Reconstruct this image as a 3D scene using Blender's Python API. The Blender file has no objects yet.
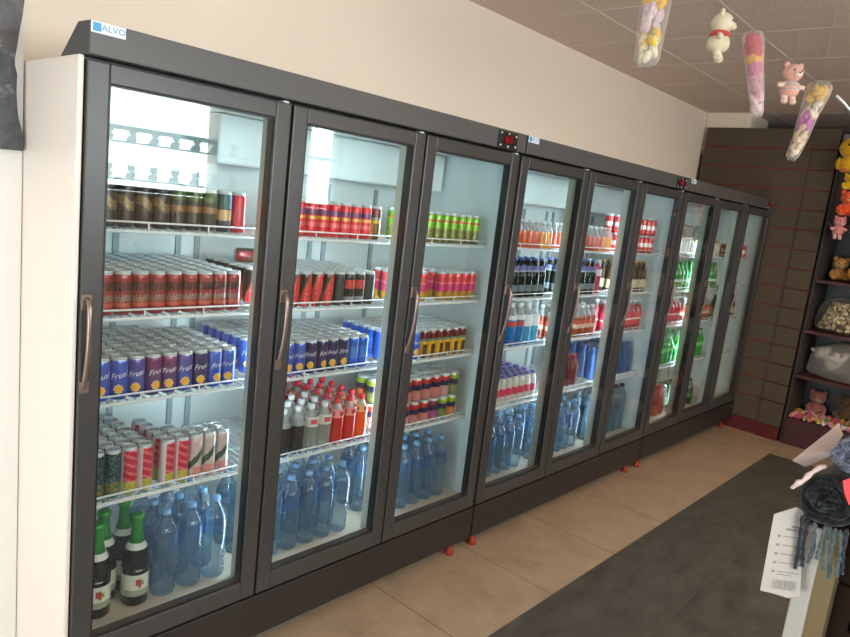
import bpy, bmesh, math, random
from mathutils import Vector, Matrix
random.seed(7)
PI = math.pi
SC = bpy.context.scene
COL = SC.collection
D = bpy.data

def lin(c):
    if isinstance(c, str):
        c = tuple(int(c[i:i+2], 16) for i in (0, 2, 4))
    return tuple((x/255/12.92 if x/255 <= .04045 else ((x/255+.055)/1.055)**2.4) for x in c[:3])

# ------------------------------------------------------------------ camera
CAM = Vector((-0.72538, -1.87128, 1.7285))
yaw, pitch, roll = 0.72406507, -0.17022467, 0.11633093
fw = Vector((math.cos(pitch)*math.cos(yaw), math.cos(pitch)*math.sin(yaw), math.sin(pitch)))
rt0 = Vector((math.sin(yaw), -math.cos(yaw), 0)); up0 = rt0.cross(fw)
rt = rt0*math.cos(roll) + up0*math.sin(roll)
up = -rt0*math.sin(roll) + up0*math.cos(roll)
cd = D.cameras.new('camera'); cam = D.objects.new('camera', cd); COL.objects.link(cam)
cam.matrix_world = Matrix(((rt.x, up.x, -fw.x, CAM.x), (rt.y, up.y, -fw.y, CAM.y), (rt.z, up.z, -fw.z, CAM.z), (0, 0, 0, 1)))
cd.sensor_width = 36; cd.lens = 28.922; cd.clip_start = 0.02; cd.clip_end = 100
SC.camera = cam

# ------------------------------------------------------------------ materials
def newmat(name):
    m = D.materials.new(name); m.use_nodes = True
    nt = m.node_tree; nt.nodes.clear()
    out = nt.nodes.new('ShaderNodeOutputMaterial')
    return m, nt, out
def N(nt, t, **kw):
    n = nt.nodes.new(t)
    for k, v in kw.items():
        if k.startswith('i_'): n.inputs[k[2:].replace('_', ' ')].default_value = v
        else: setattr(n, k, v)
    return n
def pbsdf(nt, col=None, rough=.5, metal=0., spec=.5, **kw):
    b = nt.nodes.new('ShaderNodeBsdfPrincipled')
    if col is not None: b.inputs['Base Color'].default_value = (*lin(col), 1)
    b.inputs['Roughness'].default_value = rough; b.inputs['Metallic'].default_value = metal
    b.inputs['Specular IOR Level'].default_value = spec
    for k, v in kw.items(): b.inputs[k.replace('_', ' ')].default_value = v
    return b
def basic(name, col, rough=.5, metal=0., spec=.5, noise=0., nscale=20., bump=0., **kw):
    m, nt, out = newmat(name)
    b = pbsdf(nt, col, rough, metal, spec, **kw)
    if noise or bump:
        tc = N(nt, 'ShaderNodeTexCoord'); nz = N(nt, 'ShaderNodeTexNoise'); nz.inputs['Scale'].default_value = nscale; nz.inputs['Detail'].default_value = 4
        nt.links.new(tc.outputs['Object'], nz.inputs['Vector'])
        if noise:
            mx = N(nt, 'ShaderNodeMix', data_type='RGBA'); c = lin(col)
            mx.inputs[6].default_value = (*[x*(1-noise) for x in c], 1); mx.inputs[7].default_value = (*[min(1, x*(1+noise)) for x in c], 1)
            nt.links.new(nz.outputs['Fac'], mx.inputs[0]); nt.links.new(mx.outputs[2], b.inputs['Base Color'])
        if bump:
            bp = N(nt, 'ShaderNodeBump'); bp.inputs['Strength'].default_value = bump; bp.inputs['Distance'].default_value = .005
            nt.links.new(nz.outputs['Fac'], bp.inputs['Height']); nt.links.new(bp.outputs['Normal'], b.inputs['Normal'])
    nt.links.new(b.outputs[0], out.inputs[0])
    return m
def emit(name, col, s):
    m, nt, out = newmat(name); e = N(nt, 'ShaderNodeEmission'); e.inputs[0].default_value = (*lin(col), 1); e.inputs[1].default_value = s
    nt.links.new(e.outputs[0], out.inputs[0]); return m
def thin_glass(name, tint=(255, 255, 255), base=.04, rough=.0, top=1.0):
    m, nt, out = newmat(name)
    lw = N(nt, 'ShaderNodeLayerWeight'); lw.inputs['Blend'].default_value = .5
    pw = N(nt, 'ShaderNodeMath', operation='POWER'); pw.inputs[1].default_value = 5
    ml = N(nt, 'ShaderNodeMath', operation='MULTIPLY_ADD'); ml.inputs[1].default_value = top-base; ml.inputs[2].default_value = base
    nt.links.new(lw.outputs['Facing'], pw.inputs[0]); nt.links.new(pw.outputs[0], ml.inputs[0])
    tr = N(nt, 'ShaderNodeBsdfTransparent'); tr.inputs[0].default_value = (*lin(tint), 1)
    gl = N(nt, 'ShaderNodeBsdfGlossy'); gl.inputs['Roughness'].default_value = rough; gl.inputs[0].default_value = (1, 1, 1, 1)
    mx = N(nt, 'ShaderNodeMixShader'); nt.links.new(ml.outputs[0], mx.inputs[0]); nt.links.new(tr.outputs[0], mx.inputs[1]); nt.links.new(gl.outputs[0], mx.inputs[2])
    nt.links.new(mx.outputs[0], out.inputs[0]); return m
def film(name, col, haze):
    # milky crinkled film: clear, part white scatter, part gloss
    m, nt, out = newmat(name)
    tr = N(nt, 'ShaderNodeBsdfTransparent'); b = pbsdf(nt, col, .22); tl = N(nt, 'ShaderNodeBsdfTranslucent'); tl.inputs[0].default_value = (*lin(col), 1)
    m0 = N(nt, 'ShaderNodeMixShader'); m0.inputs[0].default_value = .4; nt.links.new(b.outputs[0], m0.inputs[1]); nt.links.new(tl.outputs[0], m0.inputs[2])
    lw = N(nt, 'ShaderNodeLayerWeight'); lw.inputs['Blend'].default_value = .5
    pw = N(nt, 'ShaderNodeMath', operation='POWER'); pw.inputs[1].default_value = 3; nt.links.new(lw.outputs['Facing'], pw.inputs[0])
    ma = N(nt, 'ShaderNodeMath', operation='MULTIPLY_ADD'); ma.inputs[1].default_value = .6; ma.inputs[2].default_value = haze; nt.links.new(pw.outputs[0], ma.inputs[0])
    mx = N(nt, 'ShaderNodeMixShader'); nt.links.new(ma.outputs[0], mx.inputs[0]); nt.links.new(tr.outputs[0], mx.inputs[1]); nt.links.new(m0.outputs[0], mx.inputs[2])
    nt.links.new(mx.outputs[0], out.inputs[0]); return m
def printed(name, rough=.3, metal=0., coat=.3, spec=.5):
    m, nt, out = newmat(name); a = N(nt, 'ShaderNodeVertexColor', layer_name='print')
    b = pbsdf(nt, None, rough, metal, spec); b.inputs['Coat Weight'].default_value = coat
    nt.links.new(a.outputs[0], b.inputs['Base Color']); nt.links.new(b.outputs[0], out.inputs[0]); return m
def drink(name):
    # coloured drink in clear plastic or glass: attribute alpha says how clear that part is
    m, nt, out = newmat(name); a = N(nt, 'ShaderNodeVertexColor', layer_name='print')
    b = pbsdf(nt, None, .12); t = N(nt, 'ShaderNodeBsdfTranslucent'); tr = N(nt, 'ShaderNodeBsdfTransparent')
    nt.links.new(a.outputs[0], b.inputs['Base Color']); nt.links.new(a.outputs[0], t.inputs[0]); mt = N(nt, 'ShaderNodeMix', data_type='RGBA'); mt.inputs[0].default_value = .62; mt.inputs[7].default_value = (1, 1, 1, 1); nt.links.new(a.outputs[0], mt.inputs[6]); nt.links.new(mt.outputs[2], tr.inputs[0])
    m1 = N(nt, 'ShaderNodeMixShader'); m1.inputs[0].default_value = .35
    nt.links.new(b.outputs[0], m1.inputs[1]); nt.links.new(t.outputs[0], m1.inputs[2])
    lw = N(nt, 'ShaderNodeLayerWeight'); lw.inputs['Blend'].default_value = .5
    pw = N(nt, 'ShaderNodeMath', operation='POWER'); pw.inputs[1].default_value = 3.2; nt.links.new(lw.outputs['Facing'], pw.inputs[0])
    ad = N(nt, 'ShaderNodeMath', operation='ADD', use_clamp=True); nt.links.new(pw.outputs[0], ad.inputs[0]); nt.links.new(a.outputs[1], ad.inputs[1])
    m2 = N(nt, 'ShaderNodeMixShader'); nt.links.new(ad.outputs[0], m2.inputs[0])
    nt.links.new(tr.outputs[0], m2.inputs[1]); nt.links.new(m1.outputs[0], m2.inputs[2])
    fr_ = N(nt, 'ShaderNodeMath', operation='POWER'); fr_.inputs[1].default_value = 4; nt.links.new(lw.outputs['Facing'], fr_.inputs[0])
    fm = N(nt, 'ShaderNodeMath', operation='MULTIPLY_ADD'); fm.inputs[1].default_value = .5; fm.inputs[2].default_value = .07; nt.links.new(fr_.outputs[0], fm.inputs[0])
    gl = N(nt, 'ShaderNodeBsdfGlossy'); gl.inputs['Roughness'].default_value = .12
    m3 = N(nt, 'ShaderNodeMixShader'); nt.links.new(fm.outputs[0], m3.inputs[0]); nt.links.new(m2.outputs[0], m3.inputs[1]); nt.links.new(gl.outputs[0], m3.inputs[2])
    nt.links.new(m3.outputs[0], out.inputs[0]); return m

M = dict(
    grey=basic('graphite_metal', (84, 83, 82), .38, .0, .5),
    greydoor=basic('door_frame_metal', (64, 63, 62), .34, .0, .6),
    kick=basic('kick_plate_metal', (44, 40, 39), .4),
    black=basic('black_plastic', (16, 15, 15), .35),
    gasket=basic('gasket_rubber', (24, 23, 23), .4),
    panel=basic('cream_panel', (236, 224, 214), .35, noise=.03, nscale=5),
    inner=basic('cooler_liner', (222, 232, 232), .4),
    innerfloor_roomlit=basic('cooler_floor_roomlit', (214, 202, 184), .45),  # warm room light on the liner floor is put into this beige
    mull=basic('mullion_cover', (196, 198, 186), .5),
    wire=basic('white_coated_wire', (236, 238, 238), .35),
    steel=basic('handle_steel', (140, 122, 114), .32, .7),
    chrome=basic('can_aluminium', (222, 230, 232), .34, .45),
    lampw=emit('led_tube', (214, 240, 252), 40.0),
    lampd=emit('led_tube_dim', (222, 240, 222), .1),
    glass=thin_glass('door_glass', (250, 253, 252), .045),
    winglass=thin_glass('window_glass', (245, 250, 250), .04),
    white=basic('white_plastic', (238, 240, 242), .4),
    cyan=basic('sticker_blue', (58, 160, 214), .4),
    redled=emit('red_digits', (230, 50, 66), .42),
    orange=basic('orange_plastic', (160, 52, 22), .6),
    pr=printed('printed_can', .28, .25, .4), label=printed('printed_paper', .5, 0, 0), drink=drink('drink_bottle'),
    gold=basic('orange_print', (236, 166, 40), .35), lettering=basic('white_print', (232, 232, 238), .35),
    wall=basic('wall_paint', (247, 231, 213), .8, noise=.02, nscale=1.2),
    wallw=basic('wall_paint_white', (240, 236, 230), .8),
    darkwall=basic('dark_wall', (58, 50, 46), .8),
    slat=basic('slat_board', (84, 70, 54), .7, noise=.06, nscale=6), slot=basic('slot_channel', (128, 36, 32), .6),
    red=basic('dark_red_board', (92, 16, 18), .5), maroon=basic('maroon_shelf', (66, 22, 26), .5, noise=.1, nscale=10),
    tbar=basic('ceiling_bar', (224, 208, 192), .6),
    post=basic('white_post', (176, 170, 162), .5), olive=basic('olive_strip', (112, 92, 52), .5), rackd=basic('brown_rack_panel', (44, 32, 25), .95, 0, .05),
    cap_red=basic('red_cap', (222, 28, 46), .35), cap_white=basic('white_cap', (236, 240, 244), .35), cap_blue=basic('blue_cap', (70, 110, 190), .35),
    cap_dark=basic('dark_cap', (28, 34, 50), .35), cap_purple=basic('purple_cap', (96, 92, 160), .35), cap_green=basic('green_cap', (40, 130, 60), .35),
    foilgreen=basic('green_foil', (36, 140, 52), .35, .3), goldcap=basic('gold_cap', (190, 150, 80), .3, .6),
    paper=basic('tag_paper', (178, 171, 164), .8), pinkpaper=basic('pale_card', (206, 188, 184), .7), ink=basic('grey_ink', (128, 124, 122), .7),
    alu=basic('aluminium_frame', (120, 120, 122), .4, .5),
)
def ceil_mat():
    m, nt, out = newmat('ceiling_tile'); b = pbsdf(nt, None, .9)
    tc = N(nt, 'ShaderNodeTexCoord'); nz = N(nt, 'ShaderNodeTexNoise'); nz.inputs['Scale'].default_value = 70; nz.inputs['Detail'].default_value = 3; nz.inputs['Roughness'].default_value = .7
    rp = N(nt, 'ShaderNodeValToRGB'); rp.color_ramp.elements[0].position = .35; rp.color_ramp.elements[1].position = .62
    rp.color_ramp.elements[0].color = (*lin((208, 188, 174)), 1); rp.color_ramp.elements[1].color = (*lin((232, 212, 197)), 1)
    nt.links.new(tc.outputs['Object'], nz.inputs['Vector']); nt.links.new(nz.outputs[0], rp.inputs[0]); nt.links.new(rp.outputs[0], b.inputs['Base Color'])
    bp = N(nt, 'ShaderNodeBump'); bp.inputs['Strength'].default_value = .3; bp.inputs['Distance'].default_value = .004
    nt.links.new(nz.outputs[0], bp.inputs['Height']); nt.links.new(bp.outputs[0], b.inputs['Normal']); nt.links.new(b.outputs[0], out.inputs[0]); return m
def tile_mat(name, c1, c2, grout, px, ox, py, oy, gw=.0016, rough=.35, stretch=1.):
    m, nt, out = newmat(name); b = pbsdf(nt, None, rough)
    tc = N(nt, 'ShaderNodeTexCoord'); mp = N(nt, 'ShaderNodeMapping'); mp.inputs['Scale'].default_value = (1, stretch, 1)
    nz = N(nt, 'ShaderNodeTexNoise'); nz.inputs['Scale'].default_value = 4.5; nz.inputs['Detail'].default_value = 7; nz.inputs['Roughness'].default_value = .68
    nt.links.new(tc.outputs['Object'], mp.inputs[0]); nt.links.new(mp.outputs[0], nz.inputs['Vector'])
    rp = N(nt, 'ShaderNodeValToRGB'); rp.color_ramp.elements[0].position = .32; rp.color_ramp.elements[1].position = .68
    rp.color_ramp.elements[0].color = (*lin(c1), 1); rp.color_ramp.elements[1].color = (*lin(c2), 1); nt.links.new(nz.outputs[0], rp.inputs[0])
    sx = N(nt, 'ShaderNodeSeparateXYZ'); nt.links.new(tc.outputs['Object'], sx.inputs[0])
    masks = []
    for ax, p, o in ((0, px, ox), (1, py, oy)):
        if not p: continue
        ad = N(nt, 'ShaderNodeMath', operation='ADD'); ad.inputs[1].default_value = -o + 100*p; nt.links.new(sx.outputs[ax], ad.inputs[0])
        pp = N(nt, 'ShaderNodeMath', operation='PINGPONG'); pp.inputs[1].default_value = p/2; nt.links.new(ad.outputs[0], pp.inputs[0])
        lt = N(nt, 'ShaderNodeMath', operation='LESS_THAN'); lt.inputs[1].default_value = gw; nt.links.new(pp.outputs[0], lt.inputs[0]); masks.append(lt)
    if masks:
        mxm = masks[0].outputs[0]
        if len(masks) > 1:
            mm = N(nt, 'ShaderNodeMath', operation='MAXIMUM'); nt.links.new(masks[0].outputs[0], mm.inputs[0]); nt.links.new(masks[1].outputs[0], mm.inputs[1]); mxm = mm.outputs[0]
        mx = N(nt, 'ShaderNodeMix', data_type='RGBA'); mx.inputs[7].default_value = (*lin(grout), 1)
        nt.links.new(mxm, mx.inputs[0]); nt.links.new(rp.outputs[0], mx.inputs[6]); nt.links.new(mx.outputs[2], b.inputs['Base Color'])
    else: nt.links.new(rp.outputs[0], b.inputs['Base Color'])
    nt.links.new(b.outputs[0], out.inputs[0]); return m
def marble_mat():
    m, nt, out = newmat('dark_marble'); b = pbsdf(nt, None, .3)
    tc = N(nt, 'ShaderNodeTexCoord'); nz = N(nt, 'ShaderNodeTexNoise'); nz.inputs['Scale'].default_value = 14; nz.inputs['Detail'].default_value = 8; nz.inputs['Roughness'].default_value = .75; nz.inputs['Distortion'].default_value = .8
    rp = N(nt, 'ShaderNodeValToRGB'); e = rp.color_ramp.elements; e[0].position = .36; e[0].color = (*lin((44, 44, 47)), 1); e[1].position = .70; e[1].color = (*lin((176, 174, 176)), 1)
    x = e.new(.55); x.color = (*lin((74, 74, 78)), 1)
    nt.links.new(tc.outputs['Object'], nz.inputs['Vector']); nt.links.new(nz.outputs[0], rp.inputs[0]); nt.links.new(rp.outputs[0], b.inputs['Base Color']); nt.links.new(b.outputs[0], out.inputs[0]); return m
def knit(name, c1, c2, scale=220, bump=.8):
    m, nt, out = newmat(name); b = pbsdf(nt, None, .95, 0, .1); b.inputs['Sheen Weight'].default_value = .3
    tc = N(nt, 'ShaderNodeTexCoord'); nz = N(nt, 'ShaderNodeTexNoise'); nz.inputs['Scale'].default_value = scale; nz.inputs['Detail'].default_value = 3
    rp = N(nt, 'ShaderNodeValToRGB'); rp.color_ramp.elements[0].position = .35; rp.color_ramp.elements[1].position = .65
    rp.color_ramp.elements[0].color = (*lin(c1), 1); rp.color_ramp.elements[1].color = (*lin(c2), 1)
    bp = N(nt, 'ShaderNodeBump'); bp.inputs['Strength'].default_value = bump; bp.inputs['Distance'].default_value = .004
    nt.links.new(tc.outputs['Object'], nz.inputs['Vector']); nt.links.new(nz.outputs[0], rp.inputs[0]); nt.links.new(rp.outputs[0], b.inputs['Base Color'])
    nt.links.new(nz.outputs[0], bp.inputs['Height']); nt.links.new(bp.outputs[0], b.inputs['Normal']); nt.links.new(b.outputs[0], out.inputs[0]); return m
M['ceil'] = ceil_mat()
M['tile'] = tile_mat('beige_floor_tile', (166, 145, 120), (194, 172, 145), (116, 98, 78), .6175, 1.34, .6175, .13, .0022)
M['dark'] = tile_mat('dark_floor_tile', (68, 66, 61), (98, 95, 88), (108, 103, 95), 1.235, 2.19, .44, -.485, .0014, .4, 2.2)
M['marble'] = marble_mat()
M['charcoal'] = knit('charcoal_wool', (12, 13, 14), (40, 43, 45)); M['bluegrey'] = knit('blue_grey_wool', (58, 62, 78), (136, 140, 158)); M['blackwool'] = knit('black_wool', (14, 14, 18), (40, 42, 50))
M['teal'] = knit('teal_grey_yarn', (56, 70, 74), (104, 120, 122), 400, .4); M['darkyarn'] = knit('dark_yarn', (26, 31, 38), (58, 66, 74), 400, .4)
_pl = {}
def plush(c):
    if c not in _pl: _pl[c] = knit('plush_%d' % len(_pl), tuple(int(x*.88) for x in c), tuple(min(255, int(x*1.06)) for x in c), 160, .5)
    return _pl[c]
M['whitebag'] = film('white_polybag', (244, 238, 228), .30)
M['nylon'] = basic('nylon_thread', (150, 138, 128), .4)
M['cello'] = film('cellophane', (240, 232, 228), .22)
M['polybag'] = film('clear_polybag', (236, 232, 226), .10)

# ------------------------------------------------------------------ mesh helpers
class MB:
    def __init__(s): s.bm = bmesh.new(); s.col = None
    def box(s, x0, x1, y0, y1, z0, z1):
        b = s.bm; v = [b.verts.new(p) for p in ((x0, y0, z0), (x1, y0, z0), (x1, y1, z0), (x0, y1, z0), (x0, y0, z1), (x1, y0, z1), (x1, y1, z1), (x0, y1, z1))]
        for f in ((3, 2, 1, 0), (4, 5, 6, 7), (0, 1, 5, 4), (1, 2, 6, 5), (2, 3, 7, 6), (3, 0, 4, 7)): b.faces.new([v[i] for i in f])
        return s
    def prism(s, pts, axis, a, b_):
        def P(p, t):
            return {0: (t, p[0], p[1]), 1: (p[0], t, p[1]), 2: (p[0], p[1], t)}[axis]
        b = s.bm; A = [b.verts.new(P(p, a)) for p in pts]; B = [b.verts.new(P(p, b_)) for p in pts]; n = len(pts)
        b.faces.new(A[::-1]); b.faces.new(B)
        for i in range(n): b.faces.new([A[i], A[(i+1) % n], B[(i+1) % n], B[i]])
        return s
    def tube(s, pts, r, seg=8, caps=True, rs=None):
        b = s.bm; pts = [Vector(p) for p in pts]; rings = []
        prev = None
        for i, p in enumerate(pts):
            t = (pts[min(i+1, len(pts)-1)] - pts[max(i-1, 0)]).normalized()
            if prev is None:
                a = Vector((0, 0, 1)) if abs(t.z) < .9 else Vector((1, 0, 0)); u = t.cross(a).normalized()
            else: u = (prev - t*prev.dot(t)).normalized()
            prev = u; w = t.cross(u); rr = rs[i] if rs else r
            rings.append([b.verts.new(p + (u*math.cos(2*PI*k/seg) + w*math.sin(2*PI*k/seg))*rr) for k in range(seg)])
        for A, B in zip(rings, rings[1:]):
            for k in range(seg): f = b.faces.new([A[k], A[(k+1) % seg], B[(k+1) % seg], B[k]]); f.smooth = seg > 4
        if caps: b.faces.new(rings[0][::-1]); b.faces.new(rings[-1])
        return s
    def lathe(s, prof, seg=20, c=(0, 0, 0), paint=None, close=True, smooth=True, ribs=None, sx=1., sy=1.):
        b = s.bm; rings = []
        for r, z in prof:
            rings.append([b.verts.new((c[0] + r*sx*math.sin(2*PI*k/seg), c[1] - r*sy*math.cos(2*PI*k/seg), c[2] + z)) for k in range(seg)])
        if paint and s.col is None: s.col = b.loops.layers.float_color.new('print')
        z0, z1 = prof[0][1], prof[-1][1]
        for i, (A, B) in enumerate(zip(rings, rings[1:])):
            for k in range(seg):
                f = b.faces.new([A[k], A[(k+1) % seg], B[(k+1) % seg], B[k]]); f.smooth = smooth
                if paint:
                    u = ((k+.5)/seg*2 + 1) % 2 - 1; v = ((prof[i][1]+prof[i+1][1])/2 - z0)/(z1-z0)
                    q = paint(u, v); a = q[3] if len(q) > 3 else 1.; q = lin(q)
                    for l in f.loops: l[s.col] = (*q, a)
        if close:
            for R, rev in ((rings[0], True), (rings[-1], False)):
                f = b.faces.new(R[::-1] if rev else R)
                if paint:
                    q = paint(0, 0. if rev else 1.); a = q[3] if len(q) > 3 else 1.; q = lin(q)
                    for l in f.loops: l[s.col] = (*q, a)
        return s
    def ball(s, c, r, seg=16, rings=10, rot=None):
        r = r if isinstance(r, (tuple, list)) else (r, r, r)
        mt = Matrix.Translation(c) @ (rot.to_4x4() if rot else Matrix()) @ Matrix.Diagonal((*r, 1))
        g = bmesh.ops.create_uvsphere(s.bm, u_segments=seg, v_segments=rings, radius=1, matrix=mt)
        for v in g['verts']:
            for f in v.link_faces: f.smooth = True
        return s
    def jitter(s, amt, seed=1):
        rr = random.Random(seed)
        for v in s.bm.verts: v.co += Vector((rr.uniform(-1, 1), rr.uniform(-1, 1), rr.uniform(-1, 1)))*amt
        return s
    def mesh(s, name, mat):
        bmesh.ops.recalc_face_normals(s.bm, faces=s.bm.faces)
        me = D.meshes.new(name); s.bm.to_mesh(me); s.bm.free(); me.materials.append(mat); return me
    def obj(s, name, mat, parent=None, bevel=0, seg=2, label=None):
        o = D.objects.new(name, s.mesh(name, mat)); COL.objects.link(o)
        if parent: o.parent = parent
        if bevel:
            m = o.modifiers.new('bevel', 'BEVEL'); m.width = bevel; m.segments = seg; m.limit_method = 'ANGLE'; m.angle_limit = .6
        if label: o['label'] = label
        return o
def thing(name, label, cat, loc=(0, 0, 0), rotz=0, group=None):
    o = D.objects.new(name, None); COL.objects.link(o); o.location = loc; o.rotation_euler = (0, 0, rotz); o.empty_display_size = .02
    o['label'] = label; o['category'] = cat
    if group: o['group'] = group
    return o
def tag(o, label, cat, group=None, kind=None):
    o['label'] = label; o['category'] = cat
    if group: o['group'] = group
    if kind: o['kind'] = kind
    return o
def struct(o): o['kind'] = 'structure'; return o
KIDS = {}
def dup(root, loc=None, rotz=None, label=None, group=None):
    r = root.copy(); COL.objects.link(r)
    if loc is not None: r.location = loc
    if rotz is not None: r.rotation_euler = (0, 0, rotz)
    if label: r['label'] = label
    if group: r['group'] = group
    if root.name not in KIDS: KIDS[root.name] = [(c, list(c.children)) for c in root.children]
    for ch, gs in KIDS[root.name]:
        c = ch.copy(); COL.objects.link(c); c.parent = r
        for g in gs:
            d = g.copy(); COL.objects.link(d); d.parent = c
    return r
_font_cache = {}
def text_mesh(txt, size, shear=0.):
    key = (txt, size, shear)
    cu = D.curves.new('lettering', 'FONT'); cu.body = txt; cu.size = size; cu.shear = shear; cu.align_x = 'CENTER'; cu.align_y = 'CENTER'; cu.resolution_u = 3
    o = D.objects.new('lettering_source', cu); COL.objects.link(o)
    dg = bpy.context.evaluated_depsgraph_get(); dg.update()
    me = D.meshes.new_from_object(o.evaluated_get(dg)); D.objects.remove(o); D.curves.remove(cu)
    return me

# ------------------------------------------------------------------ setting
PIT = .64; GAP = .0128
def bx(k): return PIT*k + GAP*(k//3)
struct(MB().box(-3.2, 9, -4.4, 1.2, -.06, 0).obj('floor', M['tile']))
struct(MB().box(-3.0, 5.33, -3.2, -.485, 0, .0015).obj('trim_1', M['dark']))['label'] = 'dark grey floor tiles beside the beige strip'
struct(MB().box(-3.2, 9, -4.4, 1.2, 2.827, 2.9).obj('ceiling', M['ceil']))
tb = MB()
for i in range(-1, 15):
    x = 2.68 + .63*(i-4); tb.box(x-.011, x+.011, -4.2, .73, 2.8255, 2.83)
for j in range(0, 8):
    y = .175 - .63*j; tb.box(-3, 8.5, y-.011, y+.011, 2.8245, 2.83)
struct(tb.obj('trim_2', M['tbar']))['label'] = 'pale ceiling grid bars'
struct(MB().box(-.018, 9, .735, .85, 0, 2.827).obj('wall_back', M['wall']))
struct(MB().box(-3.2, -.0165, .398, .85, 0, 2.827).obj('wall_left', M['wallw']))
struct(MB().box(5.84, 6.3, .335, .73, 2.45, 2.827).obj('wall_stub', M['wall']))
struct(MB().box(6.9, 7.05, -4.4, .85, 0, 2.827).obj('wall_right', M['darkwall']))
# shop front behind the viewpoint: two openings with glazing
fwm = MB(); WX0, WX1, WZ0, WZ1 = -2.0, 4.45, 1.50, 2.45
fwm.box(-3.2, WX0, -4.4, -4.2, 0, 2.827).box(WX1, 9, -4.4, -4.2, 0, 2.827).box(WX0, WX1, -4.4, -4.2, 0, WZ0).box(WX0, WX1, -4.4, -4.2, WZ1, 2.827)
fwm.box(2.88, 3.76, -4.4, -4.2, WZ0, WZ1)
struct(fwm.obj('wall_front', M['wall']))
sw = MB(); LY0, LY1, LZ1 = -1.7, -.1, 1.40
sw.box(-3.2, -3.0, -4.2, LY0, 0, 2.827).box(-3.2, -3.0, LY1, .42, 0, 2.827).box(-3.2, -3.0, LY0, LY1, LZ1, 2.827).box(-3.2, -3.0, LY0, LY1, 0, .08)
struct(sw.obj('wall_entrance', M['wallw']))
w1 = struct(MB().box(WX0, WX1, -4.31, -4.30, WZ0, WZ1).obj('window_1', M['winglass']))
fr = MB()
for x in (WX0+.03, -.4, 1.05, 3.98, WX1-.03): fr.box(x-.03, x+.03, -4.34, -4.24, WZ0, WZ1)
for z in (WZ0+.03, 2.05, WZ1-.03): fr.box(WX0, WX1, -4.34, -4.24, z-.02, z+.02)
fr.obj('window_frame', M['alu'], w1)
w2 = struct(MB().box(-3.11, -3.10, LY0, LY1, .08, LZ1).obj('window_2', M['winglass']))
fr = MB()
for y in (LY0+.03, -.9, LY1-.03): fr.box(-3.14, -3.04, y-.03, y+.03, .08, LZ1)
fr.box(-3.14, -3.04, LY0, LY1, .08, .14).box(-3.14, -3.04, LY0, LY1, LZ1-.06, LZ1)
fr.obj('window_frame', M['alu'], w2)

# slat board at the far end
sl = MB(); zs = [0.118]; z = 2.52
slots = []
while z > .2: slots.append(z); z -= .168
edges = [2.69] + slots
for p in range(len(slots)+1):
    zt = edges[p] - (.006 if p else 0); zb = (slots[p] + .006) if p < len(slots) else .12
    if zt - zb < .02: continue
    sl.box(5.80, 5.835, -.222, .70, zb, zt)
    sl.prism([(5.785, -.224), (5.775, -.415), (5.835, -.415), (5.835, -.224)], 2, zb, zt)
struct(sl.obj('wall_slatboard', M['slat']))
struct(MB().box(5.81, 5.84, -.41, .70, .12, 2.68).obj('trim_3', M['slot']))['label'] = 'dark red slots between the brown slats'
struct(MB().box(5.79, 5.84, -.222, .70, 0, .118).prism([(5.772, -.224), (5.762, -.415), (5.84, -.415), (5.84, -.224)], 2, 0, .118).obj('baseboard_right', M['red']))

# dark marble slab on the left wall
edge = [(-.004, 2.3), (-.001, 2.16), (-.006, 2.11), (-.014, 2.06), (-.019, 2.02), (-.024, 1.99), (-.024, 1.97), (-.018, 1.945), (-.019, 1.90), (-.017, 1.86), (-.014, 1.83), (-.006, 1.80), (.0, 1.775), (-.001, 1.735)]
pts = [(x-.022, z) for x, z in edge] + [(-.55, 1.72), (-.58, 1.9), (-.56, 2.3)]
tag(MB().prism(pts, 1, .372, .396).obj('marble_slab', M['marble'], bevel=.002), 'dark marble slab with wavy edge hanging on the white wall left of the coolers', 'wall slab')

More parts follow.
